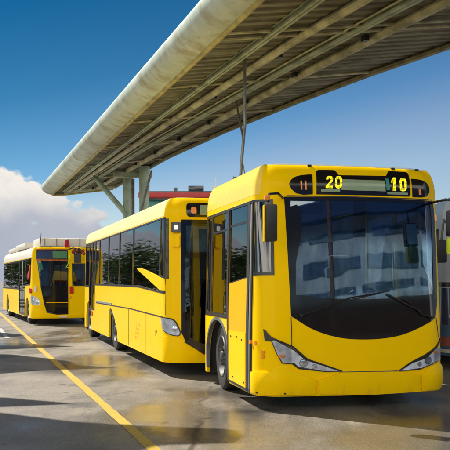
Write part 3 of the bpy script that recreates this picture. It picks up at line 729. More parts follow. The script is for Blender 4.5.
    for k in range(6):
        bm=bmesh.new(); box(bm,(-.7+.42*k,.545,S.H+.19),(.03,.02,.26)); obj('vent_slot',bm,M['greytrim'],a)
    bm=bmesh.new(); box(bm,(-.35,4.2,S.H+.13),(1.6,3.0,.24),None,.08); box(bm,(-.35,7.6,S.H+.10),(1.5,2.6,.20),None,.06); obj('roof_box',bm,M['white'],root)
    bm=bmesh.new(); tube(bm,[S.at(-.95,2.78,0)[:2]+(S.H+.02,),S.at(-.9,2.78,0)[:2]+(S.H+.5,)],.012,6); obj('aerial',bm,M['black'],root)
    bm=bmesh.new(); prism(bm,[(-.09,0),(.09,0),(.07,.18),(.02,.26),(-.06,.24)],Matrix.Translation((.05,.36,S.H+.01))@Matrix.Rotation(R(90),4,'X'),.12); obj('roof_beacon',bm,M['cloth_red'],root)
    # mirror with garlands
    bm=bmesh.new(); tube(bm,[S.at(.1,2.7,0),(.20,-.12,2.74),(.30,-.22,2.70),(.32,-.24,2.2)],.02,8); m=obj('mirror',bm,M['black'],root)
    bm=bmesh.new(); box(bm,(.33,-.24,2.45),(.26,.10,.48),Matrix.Rotation(R(-10),3,'Z'),.03); obj('mirror_housing',bm,M['darkgrey'],m)
    rnd=random.Random(4)
    bm=bmesh.new()
    for k in range(60):
        t=rnd.random(); c=(.12+.45*t,-.27-.08*rnd.random(),2.72-.12*rnd.random()-.3*abs(t-.5)*rnd.random())
        box(bm,c,(.06,.03,.05),Matrix.Rotation(rnd.random()*3,3,'Y'),mi=rnd.choice((0,1,1,2)))
    obj('garland',bm,[M['cloth_orange'],M['black'],M['cloth_red']],m)
    bm=bmesh.new(); tube(bm,[(.10,-.10,2.5),(.06,-.12,2.3),(.0,-.10,2.12),(-.05,-.09,2.06),(.04,-.1,2.04)],[.016,.02,.016,.022,.014],8); obj('hanging_hook',bm,M['lime'],m)
    for sv in (9.3,2.45):
        v=S.vc+sv-S.sside
        for sd in(-1,1): wheel(root,sd*(S.W/2-.18),v,.47,.30,sd)
        bm=bmesh.new(); tube(bm,[(-.95,v,.47),(.95,v,.47)],.10,10); obj('axle',bm,M['black'],root)
    bm=bmesh.new(); box(bm,(0,.8,.31),(1.9,1.2,.12)); box(bm,(0,5.0,.31),(1.9,5.0,.12)); obj('underframe',bm,M['black'],root)
    bm=bmesh.new(); box(bm,(.5,.6,.9),(1.0,.4,.9),None,.05); obj('dashboard',bm,M['darkgrey'],root)
    steering(root,.5,.95,1.3); seat(root,.5,1.5,.6,M['seat_grey'],M['seat_grey'],.6)
    for k in range(7):
        for x in (-.9,.9): seat(root,x,2.6+1.0*k,.42,M['seat_blue'],M['cloth_red'],.6)
    bm=bmesh.new()
    for x,y in((-.4,1.2),(-.3,2.2),(.3,3.2),(-.3,5)): tube(bm,[(x,y,.42),(x,y,2.6)],.02,8)
    obj('grab_pole',bm,M['pole'],root)
    return root
M['lcdgreen']=plain('green_cloth_screen',(.07,.22,.10),.6,scale=20)
front_bus(); middle_bus(); far_bus()
# ------------------------------------------------------------------ canopy over the bays
CA=R(18.3); CO=Vector((.47,12.57,0)); CD=Vector((-math.sin(CA),math.cos(CA),0)); CN=Vector((math.cos(CA),math.sin(CA),0))
def cw(q,p,h): v=CO+CD*p+CN*q; return (v.x,v.y,h)
QR=[(-9,9.6),(-4,8.2),(0,7.3),(4.3,6.4),(6.5,5.7),(9.6,5.0),(14.2,4.25),(20,3.7),(31,3.55)]
def und(q): return 6.0+.15*q
def canopy_mats():
    m,nt,b=newmat('weathered_canopy_sheet'); v=coord(nt); rot=mapping(nt,v,(1,1,1),(0,0,-CA))
    st=noise(nt,1.0,5,.65,mapping(nt,rot,(.5,5,1))); n=noise(nt,.9,5,.6,rot); f=noise(nt,18,4,.7,mapping(nt,rot,(.35,2.2,1)))
    c=mixc(nt,mr(nt,n,.3,.7),(.20,.185,.13),(.095,.09,.065)); c=mixc(nt,mr(nt,st,.50,.66,0,.75),c,(.34,.33,.25)); c=mixc(nt,mr(nt,f,.55,.75,0,.6),c,(.04,.035,.025))
    nt.links.new(c,b.inputs['Base Color']); b.inputs['Roughness'].default_value=.75; bump(nt,b,f,.3,.02); M['soffit']=m
    m,nt,b=newmat('weathered_pale_fascia'); v=coord(nt); rot=mapping(nt,v,(1,1,1),(0,0,-CA))
    z=sep(nt,v)[2]; n=noise(nt,1.3,6,.65,rot); st=noise(nt,2.2,4,.6,mapping(nt,rot,(1,.9,.25))); f=noise(nt,9,4,.6,rot)
    c=mixc(nt,mr(nt,n,.3,.7),(.50,.56,.49),(.36,.42,.36))
    streak=mth(nt,'MULTIPLY',mr(nt,st,.45,.68),mr(nt,z,6.62,6.12,.15,1)); c=mixc(nt,mth(nt,'MULTIPLY',streak,.75),c,(.28,.24,.12))
    c=mixc(nt,mr(nt,f,.58,.75,0,.5),c,(.22,.20,.13))
    nt.links.new(c,b.inputs['Base Color']); b.inputs['Roughness'].default_value=.55; bump(nt,b,n,.25,.03); M['fascia']=m
    M['gutter']=plain('dull_brown_steel',(.20,.18,.10),.6,var=.4,scale=2.5)
    M['lip']=plain('ochre_lip',(.36,.30,.09),.6,var=.35,scale=3)
    M['beam']=plain('pale_olive_steel',(.34,.38,.27),.55,var=.35,scale=2.5)
    M['beam_rust']=plain('tan_weathered_steel',(.40,.38,.25),.6,var=.4,scale=2.5)
    M['post_green']=plain('pale_green_steel',(.32,.41,.31),.5,var=.25,scale=2)
    M['galv']=plain('dull_galvanised_steel',(.20,.20,.18),.5,.4,var=.3)
canopy_mats()
P0,P9=-9.0,31.0
RC=1.3
def endround(p):
    return 0 if p<P9-RC else RC-math.sqrt(max(0,RC*RC-(p-P9+RC)**2))
def edge_path():
    L=[]; p=P0
    while p<P9-RC: L.append((0,p,1,0)); p+=.36
    for k in range(13):
        a=PI/2*k/12; L.append((RC-RC*math.cos(a),P9-RC+RC*math.sin(a),math.cos(a),-math.sin(a)))
    q=RC+.3
    while q<table(QR,P9): L.append((q,P9,0,-1)); q+=.3
    return L
def canopy():
    root=empty('canopy',cw(3,15,0)); tag(root,'long weathered canopy with a pale rolled edge and ribbed soffit over the bus bays','canopy')
    inv=Matrix.Translation(-Vector(cw(3,15,0)))
    def fin(name,bm,mat,par=root,sm=35):
        bmesh.ops.transform(bm,matrix=inv,verts=bm.verts); return obj(name,bm,mat,par,sm)
    # ribbed soffit
    bm=bmesh.new(); st=[]; p=P0; k=0
    while p<P9:
        for dp,dz in((0,0),(.15,0),(.18,.035),(.33,.035)):
            if p+dp<P9: st.append((p+dp,dz))
        p+=.36
    prev=None
    for p,dz in st:
        q0=.05+endround(p); q1=table(QR,p)-.02; row=[bm.verts.new(cw(lerp(q0,q1,t/5),p,und(lerp(q0,q1,t/5))+.16+dz)) for t in range(6)]
        if prev:
            for a in range(5): face(bm,(prev[a],row[a],row[a+1],prev[a+1]))
        prev=row
    fin('soffit',bm,M['soffit'],sm=20)
    # roof sheet
    bm=bmesh.new(); prev=None
    for i in range(41):
        p=lerp(P0,P9,i/40); row=[bm.verts.new(cw(lerp(endround(p),table(QR,p),t/4),p,und(lerp(endround(p),table(QR,p),t/4))+.62-.08*t/4)) for t in range(5)]
        if prev:
            for a in range(4): face(bm,(prev[a],prev[a+1],row[a+1],row[a]))
        prev=row
    fin('roof_sheet',bm,M['fascia'])
    # rolled edge, built in lengths with open joints between them
    EP=edge_path()
    def ep(k,o,dz): # point k of the edge path, o inwards, dz above the soffit line
        q,p,nq,np_=EP[k]; return cw(q+nq*o,p+np_*o,6.0+.15*q+dz)
    bm=bmesh.new(); k=0
    while k<len(EP)-1:
        e=min(k+8,len(EP)-1); prev=None
        for i in range(k,e+1):
            ring=[]; g=.004 if i in(k,e) else 0
            for a in range(0,13):
                t=R(-90-15*a); ring.append(bm.verts.new(ep(i,.02+(.50-g)*math.cos(t),.32+(.34-g)*math.sin(t))))
            if prev:
                for a in range(12): face(bm,(prev[a],ring[a],ring[a+1],prev[a+1]))
            prev=ring
        k=e
    fin('rolled_edge',bm,M['fascia'])
    bm=bmesh.new(); tube(bm,[ep(k,.06,-.015) for k in range(len(EP))],.06,8); fin('edge_lip',bm,M['lip'])
    bm=bmesh.new(); tube(bm,[ep(k,-.06,.68) for k in range(len(EP))],.03,6); fin('edge_cable',bm,M['galv'])
    bm=bmesh.new(); tube(bm,[cw(.75,P9-.35,und(.75)+.1),cw(table(QR,P9)-.05,P9-.35,und(table(QR,P9))+.1)],.12,8); fin('end_beam',bm,M['beam'])
    bm=bmesh.new(); prev=None
    for i in range(61):
        p=lerp(P0,P9,i/60); q=table(QR,p); u=und(q)
        ring=[bm.verts.new(cw(*x)) for x in ((q-.10,p,u+.10),(q-.09,p,u+.02),(q,p,u+.0),(q+.05,p,u+.04),(q+.05,p,u+.5),(q-.03,p,u+.55))]
        if prev:
            for a in range(5): face(bm,(prev[a],ring[a],ring[a+1],prev[a+1]))
        prev=ring
    fin('side_gutter',bm,M['gutter'])
    # long beams fan out with the roof
    def path(tb,dz): return [cw(table(tb,p),p,und(table(tb,p))+dz) for p in [P0+i*1.0 for i in range(41)] if p<=P9-.2]
    TB=([(-9,1.5),(1,1.22),(11.4,.94),(30,.62)],[(-9,3.3),(.3,2.17),(2.6,1.9),(13.4,1.40),(30,.9)],[(-9,4.9),(.4,3.22),(4.6,2.8),(15.8,1.94),(30,1.4)],[(-9,5.8),(.65,4.0),(6.1,3.46),(17.1,2.89),(30,2.4)])
    for k,tb in enumerate(TB):
        bm=bmesh.new()
        pts=path(tb,0)
        w,hh=((.07,.16),(.14,.14),(.09,.16),(.16,.2))[k]
        prev=None
        for pt in pts:
            c=Vector(pt)
            ring=[bm.verts.new(c+CN*a+Vector((0,0,z))) for a,z in ((-w,.06),(-w,.02),(-.012,.0+.02),(-.012,.14),(-w*.8,.15),(w*.8,.15),(.012,.14),(.012,.02),(w,.02),(w,.06))] if k in(0,2) else \
                 [bm.verts.new(c+CN*(w*.7*math.cos(R(36*j)))+Vector((0,0,.06+w*.6*math.sin(R(36*j))))) for j in range(10)]
            if prev:
                for j in range(10): face(bm,(prev[j],ring[j],ring[(j+1)%10],prev[(j+1)%10]))
            prev=ring
        fin('long_beam',bm,(M['beam'],M['beam_rust'],M['beam'],M['beam_rust'])[k])
    for pt in path([(a,b-.22) for a,b in TB[3]],.06)[::3]+path([(a,b+.2) for a,b in TB[1]],.08)[1::4]:
        bm=bmesh.new(); box(bm,pt,(.10,.16,.12),Matrix.Rotation(CA,3,'Z')); fin('clip',bm,M['black'])
    for t,dq,r in ((TB[2],-.16,.022),(TB[1],.22,.018)):
        bm=bmesh.new(); tube(bm,path([(a,b+dq) for a,b in t],.12),r,6); fin('conduit',bm,M['beam_rust'])
    for p in (-6,-1.2,2.2,2.6,6.6,11,15.6,16,20.6,25.5):
        bm=bmesh.new(); tube(bm,[cw(lerp(.1,table(QR,p)-.1,t/4),p,und(lerp(.1,table(QR,p)-.1,t/4))+.11) for t in range(5)],.035,8); fin('cross_pipe',bm,M['beam_rust'])
    # column pair with brace
    for (q,p,wd,dp,mt) in ((2.80,24.2,.34,.4,'post_green'),(3.3,22.8,.44,.44,'post_green')):
        bm=bmesh.new()
        A=cw(q,p,0); 
        prof=[]
        for a in range(0,360,20):
            x=math.cos(R(a));y=math.sin(R(a)); k=.28; prof.append((math.copysign(abs(x)**.6,x)*wd/2,math.copysign(abs(y)**.6,y)*dp/2))
        prev=None
        for h,s in((0,1.1),(.3,1),(5.2,.95),(und(q)+.1,1.05)):
            ring=[bm.verts.new(Vector(A)+CN*(x*s)+CD*(y*s)+Vector((0,0,h))) for x,y in prof]
            if prev:
                n=len(ring)
                for j in range(n): face(bm,(prev[j],prev[(j+1)%n],ring[(j+1)%n],ring[j]))
            prev=ring
        fin('column',bm,M[mt])
    for pts,r in (([cw(1.45,24.6,und(1.45)),cw(2.78,24.05,4.55)],.12),([cw(3.4,21.8,6.3),cw(3.0,23.0,3.9)],.05)):
        bm=bmesh.new(); tube(bm,pts,r,8); fin('brace',bm,M['post_green'] if r>.08 else M['galv'])
    bm=bmesh.new(); tube(bm,[cw(2.9,23.4,3.2),cw(2.9,23.4,6.1)],.09,8); fin('drain_pipe',bm,M['galv'])
    bm=bmesh.new(); box(bm,cw(2.9,23.4,6.28),(1.7,.4,.22),Matrix.Rotation(CA,3,'Z'),.02); fin('column_head',bm,M['beam'])
    return root
canopy()
# hanging rods
def rods():
    base=Vector((.33,17.25,3.62)); root=empty('hanging_bracket',base); tag(root,'bent steel rods hanging in a narrow V from the canopy soffit above the front bus','bracket')
    def f(name,pts,r,mat):
        bm=bmesh.new(); tube(bm,[Vector(p)-base for p in pts],r,8); return obj(name,bm,mat,root)
    f('rod',[(.43,17.25,6.42),(.425,17.25,5.2),(.43,17.25,4.95),(.36,17.25,4.2),(.325,17.25,3.62)],.032,M['galv'])
    f('rod',[(.30,21.73,6.5),(.335,20.2,5.8),(.40,18.0,4.85),(.395,17.3,4.5)],.026,M['galv'])
    f('rod',[(.36,17.25,4.25),(.43,17.25,3.85)],.012,M['galv'])
    f('crossbar',[(.17,17.25,3.80),(.34,17.25,3.76)],.035,M['galv'])
rods()
# ------------------------------------------------------------------ ground
def ground():
    m,nt,b=newmat('worn_asphalt'); v=wpos(nt)
    big=noise(nt,.22,5,.6,v); mid=noise(nt,1.1,6,.65,v); fine=noise(nt,26,4,.7,v); grit=noise(nt,120,2,.6,v)
    trk=noise(nt,.9,5,.6,mapping(nt,v,(1.6,.25,1),(0,0,R(-18))))
    c=mixc(nt,mr(nt,mid,.3,.7),(.26,.218,.168),(.135,.117,.098))
    c=mixc(nt,mr(nt,big,.45,.62,0,.55),c,(.29,.24,.18))
    c=mixc(nt,mr(nt,trk,.48,.66,0,.75),c,(.085,.076,.066))
    g2=noise(nt,46,3,.7,v)
    c=mixc(nt,mr(nt,fine,.45,.70,0,.6),c,(.085,.077,.067)); c=mixc(nt,mr(nt,g2,.52,.68,0,.6),c,(.42,.37,.29)); c=mixc(nt,mr(nt,g2,.46,.30,0,.75),c,(.04,.037,.033)); c=mixc(nt,mr(nt,grit,.50,.72,0,.6),c,(.48,.43,.34)); c=mixc(nt,mr(nt,grit,.46,.25,0,.6),c,(.03,.028,.026))
    vor=nt.nodes.new('ShaderNodeTexVoronoi'); vor.feature='DISTANCE_TO_EDGE'; vor.inputs['Scale'].default_value=.33
    nz=nt.nodes.new('ShaderNodeTexNoise'); nz.inputs['Scale'].default_value=1.5; nz.inputs['Detail'].default_value=5; nt.links.new(v,nz.inputs['Vector'])
    nt.links.new(mixc(nt,.25,v,nz.outputs['Color']),vor.inputs['Vector'])
    crack=mth(nt,'MULTIPLY',mr(nt,vor.outputs['Distance'],.012,.002),mr(nt,big,.4,.6))
    c=mixc(nt,mth(nt,'MULTIPLY',crack,.8),c,(.03,.028,.026))
    spot=mr(nt,noise(nt,3.4,3,.6,v),.66,.72,0,.75); c=mixc(nt,spot,c,(.03,.028,.026))
    oil=mth(nt,'MULTIPLY',mr(nt,noise(nt,.8,3,.5,v),.60,.70),.7); c=mixc(nt,oil,c,(.04,.038,.036))
    sp=sep(nt,v); wn=noise(nt,.75,5,.6,mapping(nt,v,(1,.55,1)))
    pool=None
    for x,y,rx,ry in ((-.15,9.6,1.5,2.6),(-2.2,15.5,1.2,3.2),(1.5,8.0,1.6,1.0),(2.9,9.4,1.5,1.6),(-4.6,23,1.4,5)):
        d=mth(nt,'ADD',mth(nt,'POWER',mth(nt,'ABSOLUTE',mth(nt,'DIVIDE',mth(nt,'SUBTRACT',sp[0],x),rx)),2),mth(nt,'POWER',mth(nt,'ABSOLUTE',mth(nt,'DIVIDE',mth(nt,'SUBTRACT',sp[1],y),ry)),2))
        q=mr(nt,d,0,1.6,.24,0); pool=q if pool is None else mth(nt,'MAXIMUM',pool,q)
    wet=mr(nt,mth(nt,'ADD',wn,pool),.50,.80)
    c=mixc(nt,mth(nt,'MULTIPLY',wet,.45),c,(.05,.045,.04))
    nt.links.new(c,b.inputs['Base Color'])
    ro=mixc(nt,wet,(.55,.55,.55),(.17,.17,.17)); nt.links.new(ro,b.inputs['Roughness']); b.inputs['Specular IOR Level'].default_value=.5
    h=mth(nt,'ADD',mth(nt,'MULTIPLY',grit,.6),mth(nt,'ADD',fine,mth(nt,'MULTIPLY',mid,1.5))); h=mth(nt,'MULTIPLY',h,mr(nt,wet,0,1,1,.22)); bump(nt,b,h,.28,.012)
    M['asphalt']=m
    bm=bmesh.new(); box(bm,(0,0,-.25),(1600,1600,.5)); g=obj('ground',bm,m,None,0); tag(g,kind='structure')
    m,nt,b=newmat('worn_yellow_line'); v=wpos(nt); n=noise(nt,22,6,.75,v); n2=noise(nt,.8,4,.6,v); g=noise(nt,90,2,.6,v)
    c=mixc(nt,mr(nt,g,.4,.7),(.56,.37,.02),(.42,.28,.04)); w=mth(nt,'MULTIPLY',mr(nt,n,.50,.68),mr(nt,n2,.35,.58,.25,.95)); c=mixc(nt,w,c,(.16,.14,.115))
    nt.links.new(c,b.inputs['Base Color']); b.inputs['Roughness'].default_value=.6; bump(nt,b,g,.25,.01)
    bm=bmesh.new(); d=Vector((-.328,1,0)).normalized(); nn=Vector((d.y,-d.x,0)); o=Vector((-.82,8,.004)); L=[];rn=random.Random(2)
    for i in range(281):
        t=-8+i*.25; L.append((bm.verts.new(o+d*t+nn*(-.062+rn.uniform(-.006,.006))),bm.verts.new(o+d*t+nn*(.062+rn.uniform(-.006,.006)))))
    for a,c in zip(L,L[1:]): face(bm,(a[0],a[1],c[1],c[0]))
    tag(obj('lane_line',bm,m,None,0),kind='structure')
    m2=plain('worn_white_line',(.45,.44,.41),.7,var=.3)
    bm=bmesh.new()
    for y0,y1 in((22,26.5),(28.5,33),(35,40)):
        for a,b2 in ((-.06,.06),):
            p=[o+d*((y-8)/.95)+nn*(x-.55)+Vector((0,0,.004)) for y,x in((y0,a),(y0,b2),(y1,b2),(y1,a))]; face(bm,[bm.verts.new(q) for q in p])
    tag(obj('road_marking',bm,m2,None,0),kind='structure')
    bm=bmesh.new(); box(bm,cw(2.7,17.5,.06),(1.7,29,.18),Matrix.Rotation(CA,3,'Z'),.02); tag(obj('platform',bm,plain('concrete_platform',(.30,.29,.27),.8)),kind='structure')
ground()
# ------------------------------------------------------------------ terminal far behind and coach at the right edge
def terminal():
    base=Vector((0,47,0)); root=empty('terminal_building',base); tag(root,'low teal building with a red roof trim showing above the middle bus','building')
    tl=plain('teal_wall',(.05,.20,.20),.6); rd=plain('red_trim',(.36,.02,.02),.5); dk=plain('dark_window',(.02,.025,.03),.15,bmp=0)
    bm=bmesh.new(); box(bm,(.6,3,3.15),(11,6,6.3)); obj('wall',bm,tl,root)
    bm=bmesh.new(); box(bm,(.6,2.9,6.55),(11.3,6.6,.30),None,.02); obj('roof_trim',bm,rd,root)
    bm=bmesh.new(); box(bm,(.6,2.9,6.34),(11.1,6.3,.10)); box(bm,(.6,2.9,6.75),(11.1,6.3,.08)); obj('roof_edge',bm,dk,root)
    for x in(-3.9,-1.9,.1,2.1,4.1):
        bm=bmesh.new(); box(bm,(x,-.03,4.6),(1.5,.08,1.3)); obj('window',bm,dk,root)
    bm=bmesh.new()
    box(bm,(-1.7,.1,6.95),(.9,.6,.34),None,.03); box(bm,(-2.9,.1,6.9),(.2,.3,.25)); box(bm,(.2,.1,6.88),(.5,.5,.22)); obj('roof_vent',bm,dk,root)
    bm=bmesh.new(); tube(bm,[(-.55,.2,6.7),(-.55,.2,7.6)],.03,6); tube(bm,[(-.9,.2,7.1),(-.2,.2,7.1)],.02,6); obj('aerial',bm,M['white'],root)
terminal()
def coach():
    S=Shell(2.5,10.5,3.12,.10,.85,.4,2.7,.2,PR1,.25); a=R(-4); root=empty('coach',(5.12,14.0,0),a)
    tag(root,'white and dark blue coach glimpsed past the right side of the front bus','coach')
    wh=paint('white_coach_paint',(.46,.50,.55),lowdirt=False); nv=plain('navy_paint',(.012,.03,.10),.25,coat=.5); br=plain('rust_red_stripe',(.33,.08,.05),.5); tl=plain('slate_blue_paint',(.05,.11,.20),.4)
    panes=[rect(-s-1.5,-s,1.75,2.55,.05) for s in (1.75,3.4,5.05,6.7,8.35)]; wind=rect(-1.0,1.0,1.2,2.5,.12)
    P1('body',S,[(-S.P,S.w0),(S.P,S.w0),(S.P,S.H),(-S.P,S.H)],[wh,M['lining']],root,panes+[wind],0,.05,mi_in=1)
    roof_caps(S,root,wh)
    P1('lower_panel',S,rect(-11.4,S.P-.1,.80,1.46),nv,root,off=.006,th=.01)
    P1('lower_panel',S,rect(-11.4,S.P-.1,.25,.80),tl,root,off=.007,th=.01)
    P1('stripe',S,rect(-11.4,S.P-.1,.42,.58),br,root,off=.012,th=.01)
    P1('stripe',S,rect(-11.4,S.P-.1,.30,.36),M['white'],root,off=.012,th=.01)
    P1('stripe',S,rect(-11.4,S.P-.1,1.48,1.56),M['black'],root,off=.008,th=.01)
    for p in panes: P1('window',S,p,M['sideglass'],root,off=-.006)
    P1('windscreen',S,wind,M['sideglass'],root,off=-.006)
    for sd in(-1,1):
        P1('headlight',S,ell(sd*1.0,.95,.16,.08),M['lampgrey'],root,off=.02,th=.02)
        for v in (2.3,8.0): wheel(root,sd*(S.W/2+.01-.14),v,.48,.3,sd)
    floor_panel(S,root,.42)
    bm=bmesh.new(); tube(bm,[S.at(-1.2,2.6,0),(-1.3,-.15,2.65),(-1.35,-.2,2.3)],.02,6); box(bm,(-1.36,-.2,2.1),(.2,.1,.4),None,.03); obj('mirror',bm,M['black'],root)
coach()
# ------------------------------------------------------------------ unseen blades added off to the left, shaped to shade the road
def blades():
    root=empty('canopy',(-14,18,0)); tag(root,'added unseen blades left of the lane, shaped to cast its tapering shadows','canopy')
    H=7.5; mt=M['fascia']; O=Vector((-14,18,0))
    dx,dy=-H/math.tan(R(48))*math.sin(R(52)),H/math.tan(R(48))*math.cos(R(52))
    def bl(poly):
        bm=bmesh.new(); A=[bm.verts.new(Vector((x+dx,y+dy,H+z))-O) for z in(0,.18) for x,y in poly]; n=len(poly)
        face(bm,A[:n][::-1]); face(bm,A[n:])
        for i in range(n): face(bm,(A[i],A[(i+1)%n],A[n+(i+1)%n],A[n+i]))
        obj('shadow_blade',bm,mt,root,0)
    bl([(-7.5,9.9),(-7.5,5.5),(-2,5.8),(-1.1,7.3),(-.74,7.85),(0,7.95),(.07,8.3),(0,8.6),(-.99,8.8),(-1.73,9.05),(-2.7,9.65)])
    bl([(-7.5,11.2),(-7.5,10.0),(-3,10.15),(-2.07,10.42),(-3,10.9)])
    bl([(-7.5,17.6),(-7.5,12.9),(-4.4,13.4),(-3.4,14.2),(-2.05,14.65),(-2.9,15.1),(-3.2,15.9),(-4.6,17.2)])
    bl([(-7.5,20.6),(-7.5,18.1),(-5.2,18.5),(-3.76,19.35),(-5.2,20.2)])
    bl([(-7.5,24.8),(-7.5,21.8),(-5.8,22.8),(-6.2,23.8)])
    bm=bmesh.new(); box(bm,Vector((-13.4,17.5,7.8))-O,(2.2,21,.3)); obj('spine',bm,mt,root,0)
    for y in(9.5,17.5,26):
        bm=bmesh.new(); tube(bm,[Vector((-13.6,y,0))-O,Vector((-13.6,y,7.7))-O],.22,14); obj('column',bm,M['post_green'],root)
blades()
# ------------------------------------------------------------------ what the glass mirrors: an added unseen depot, and trees outside the frame
def depot():
    base=Vector((20,-22,0)); root=empty('added_depot',base,R(35)); tag(root,'added unseen pale depot with a dark blue upper storey behind the camera','building')
    wl=plain('pale_cyan_wall',(.46,.64,.76),.7,var=.3,scale=.4); bl=plain('dark_blue_cladding',(.02,.07,.22),.4); dk=plain('dark_opening',(.10,.19,.30),.3,var=.5,scale=.6)
    br=plain('brown_brick',(.10,.06,.05),.8,var=.3)
    bm=bmesh.new(); box(bm,(0,-5,3.3),(64,10,6.6)); obj('wall',bm,br,root)
    bm=bmesh.new(); box(bm,(0,-5.1,9.3),(64.4,10,5.4)); obj('upper_storey',bm,wl,root)
    bm=bmesh.new(); box(bm,(0,-4.6,15.5),(65,11,7)); obj('roof_screen',bm,bl,root)
    bm=bmesh.new(); box(bm,(0,.2,6.7),(64,1.2,.25)); obj('ledge',bm,wl,root)
    for z,hh in ((7.55,.5),(9.1,.8),(10.9,.45)):
        for x in (-26,-13,0,13,26):
            bm=bmesh.new(); box(bm,(x+(z-9)*.8,-.08,z),(11.6,.12,hh)); obj('window',bm,dk,root)
    mast=empty('lamp_mast',(12.6,-9.4,0)); tag(mast,'tall weathered mast with a square white sign plate in front of the depot','mast')
    bm=bmesh.new(); tube(bm,[(0,0,0),(0,0,11)],[.34,.26],12); obj('pole',bm,BKP,mast)
    bm=bmesh.new(); box(bm,(-1.0,0,10.3),(1.8,.1,.9)); obj('sign_plate',bm,M['white'],mast)
    bm=bmesh.new(); tube(bm,[(-1.9,0,10.9),(1.2,0,11.1)],.07,8); obj('arm',bm,BKP,mast)
BKP=plain('weathered_timber',(.16,.12,.08),.85,var=.4)
depot()
def leaves_mat(name,a,b2):
    m,nt,b=newmat(name); v=wpos(nt); n=noise(nt,.8,3,.6,v); n2=noise(nt,9,2,.6,v)
    c=mixc(nt,mr(nt,n,.3,.7),a,b2); c=mixc(nt,mr(nt,n2,.5,.8,0,.5),c,tuple(x*1.6 for x in b2)); nt.links.new(c,b.inputs['Base Color']); b.inputs['Roughness'].default_value=.6; return m
LV=leaves_mat('broad_leaves',(.025,.06,.012),(.05,.10,.02)); BK=plain('bark',(.12,.09,.06),.9)
def tree(x,y,h,r,label,seed):
    rn=random.Random(seed); root=empty('tree',(x,y,0)); tag(root,label,'tree','trees beyond the far end of the lane')
    bm=bmesh.new(); tube(bm,[(0,0,-.1),(.1,0,h*.25),(.05,.1,h*.5),(.1,.1,h*.8)],[.28,.22,.16,.05],8)
    lobes=[]
    for k in range(11):
        a=rn.uniform(0,2*PI); d=rn.uniform(.15,.8)*r; z=h*rn.uniform(.42,.95); d*=1.15-.6*abs(z/h-.6)
        c=Vector((d*math.cos(a),d*math.sin(a),z)); lobes.append((c,r*rn.uniform(.36,.55)))
        tube(bm,[(.05,.05,h*.35),(c.x*.5,c.y*.5,lerp(h*.35,z,.6)),tuple(c)],[.1,.06,.02],6)
    obj('trunk',bm,BK,root)
    bm=bmesh.new()
    for c,rr in lobes:
        for k in range(330):
            v=Vector((rn.gauss(0,1),rn.gauss(0,1),rn.gauss(0,1))).normalized()*rr*rn.random()**.4; p=c+Vector((v.x,v.y,v.z*.75))
            s=rn.uniform(.09,.2); M3=Matrix.Rotation(rn.uniform(0,6.3),3,'Z')@Matrix.Rotation(rn.uniform(-1.2,1.2),3,'X')
            face(bm,[bm.verts.new(p+M3@Vector(q)) for q in ((-s,0,0),(0,-s*.5,.02),(s,0,0),(0,s*.5,.02))])
    obj('crown',bm,LV,root,0)
for k,(x,y,h,r,lb) in enumerate(((-19,48,3.6,2.6,'low round tree just left of the farthest bus'),(-17.5,38,3.4,2.6,'low round tree nearest the added shade blades'),(-22,54,4.2,3.2,'wider low tree behind the others'),(-24,44,3.8,3,'low spreading tree in the middle of the row'),(-27,62,4.6,3.6,'low tree deepest in the row'),(-22,33,3.8,3,'low tree farthest left of the row'))): tree(x,y,h,r,lb,10+k)
# ------------------------------------------------------------------ sky, sun, camera
SAZ,SEL=R(52),R(48)
w=bpy.data.worlds.new('World'); scene.world=w; w.use_nodes=True; nt=w.node_tree; nt.nodes.clear()
out=nt.nodes.new('ShaderNodeOutputWorld'); bg=nt.nodes.new('ShaderNodeBackground'); sky=nt.nodes.new('ShaderNodeTexSky'); sky.sky_type='NISHITA'; sky.sun_disc=False
sky.sun_elevation=SEL; sky.sun_rotation=-SAZ; sky.air_density=1.0; sky.dust_density=.35; sky.ozone_density=2.2; sky.altitude=200
v=coord(nt,'Generated'); s=sep(nt,v); az=mth(nt,'ARCTAN2',s[0],s[1]); el=s[2]
# deeper blue overhead and to the left, paler towards the horizon
t=mth(nt,'SUBTRACT',el,mth(nt,'MULTIPLY',mth(nt,'MAXIMUM',mth(nt,'MINIMUM',az,.4),-.4),.25))
rp=nt.nodes.new('ShaderNodeValToRGB'); nt.links.new(mr(nt,t,0,.5,0,1,False),rp.inputs[0])
R0=((.16,(.80,.80,.82)),(.26,(.66,.70,.75)),(.36,(.33,.55,.69)),(.56,(.11,.36,.49)),(.76,(.03,.27,.41)))
for k,(p,c) in enumerate(R0):
    e=rp.color_ramp.elements[k] if k<2 else rp.color_ramp.elements.new(p)
    e.position=p; e.color=(*[q*.79 for q in c],1)
blue=mixc(nt,1,sky.outputs[0],rp.outputs[0],'MULTIPLY')
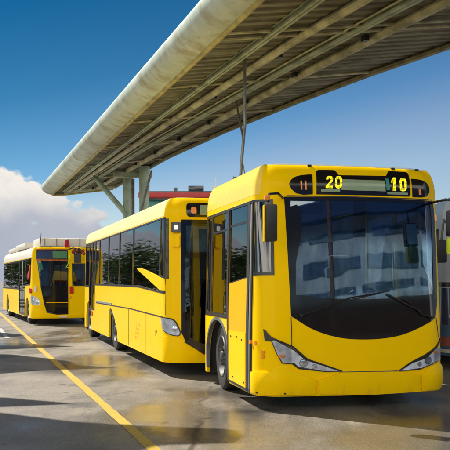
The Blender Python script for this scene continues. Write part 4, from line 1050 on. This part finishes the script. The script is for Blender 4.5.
# cumulus low in the sky, tallest to the left
lim=mr(nt,mth(nt,'ABSOLUTE',mth(nt,'ADD',az,.31)),.05,.20,.145,.075)
n1=noise(nt,10,9,.56,mapping(nt,v,(1,1,1.5))); n2=noise(nt,26,5,.6,v); n3=noise(nt,3.2,4,.5,mapping(nt,v,(1,1,2.5)))
dens=mth(nt,'ADD',mth(nt,'MULTIPLY',mth(nt,'SUBTRACT',lim,el),22),mth(nt,'MULTIPLY',mth(nt,'SUBTRACT',n1,.5),5.0)); dens=mth(nt,'ADD',dens,mth(nt,'MULTIPLY',mth(nt,'SUBTRACT',n2,.5),1.2))
dens=mth(nt,'ADD',dens,mr(nt,az,-.05,.10,0,-3.0))
f=mth(nt,'MULTIPLY',mr(nt,dens,.10,.40),mr(nt,s[1],.0,.1))
sh=mr(nt,mth(nt,'ADD',mth(nt,'MULTIPLY',dens,-.30),mth(nt,'MULTIPLY',n2,1.5)),-.35,.55)
sh=mth(nt,'MULTIPLY',sh,mr(nt,mth(nt,'ADD',el,mth(nt,'MULTIPLY',mth(nt,'SUBTRACT',n1,.5),.10)),.055,.115,.12,1))
cc=mixc(nt,sh,(2.5,2.75,3.35),(5.6,5.3,4.9))
hz=mixc(nt,mr(nt,el,.10,.0,0,.35),blue,(2.8,3.7,4.8))
front=mixc(nt,f,hz,cc)
# unseen bright cloud added behind the camera to light the bus fronts
bk=mth(nt,'MULTIPLY',mr(nt,mth(nt,'ADD',n3,mr(nt,el,.52,.72,0,-.6)),.36,.52),mr(nt,s[1],-.05,-.35))
nt.links.new(mixc(nt,bk,front,(23,21.5,19)),bg.inputs[0]); bg.inputs[1].default_value=.105; nt.links.new(bg.outputs[0],out.inputs[0])
sd=bpy.data.lights.new('sun','SUN'); sd.energy=4.8; sd.angle=R(.53); sd.color=(1,.95,.86); so=bpy.data.objects.new('sun',sd); COL.objects.link(so)
ts=Vector((-math.sin(SAZ)*math.cos(SEL),math.cos(SAZ)*math.cos(SEL),math.sin(SEL))); so.rotation_euler=ts.to_track_quat('Z','Y').to_euler(); so.location=ts*60
cd=bpy.data.cameras.new('camera'); cd.sensor_width=36; cd.lens=36*F/450; cd.shift_y=(HY-225)/450; cd.clip_end=3000; cd.clip_start=.1
co=bpy.data.objects.new('camera',cd); COL.objects.link(co); co.location=(0,0,CAMZ); co.rotation_euler=(R(90),0,0); scene.camera=co
scene.view_settings.view_transform='Standard'; scene.view_settings.look='None'; scene.view_settings.gamma=1; scene.view_settings.use_curve_mapping=False; scene.view_settings.exposure=.63
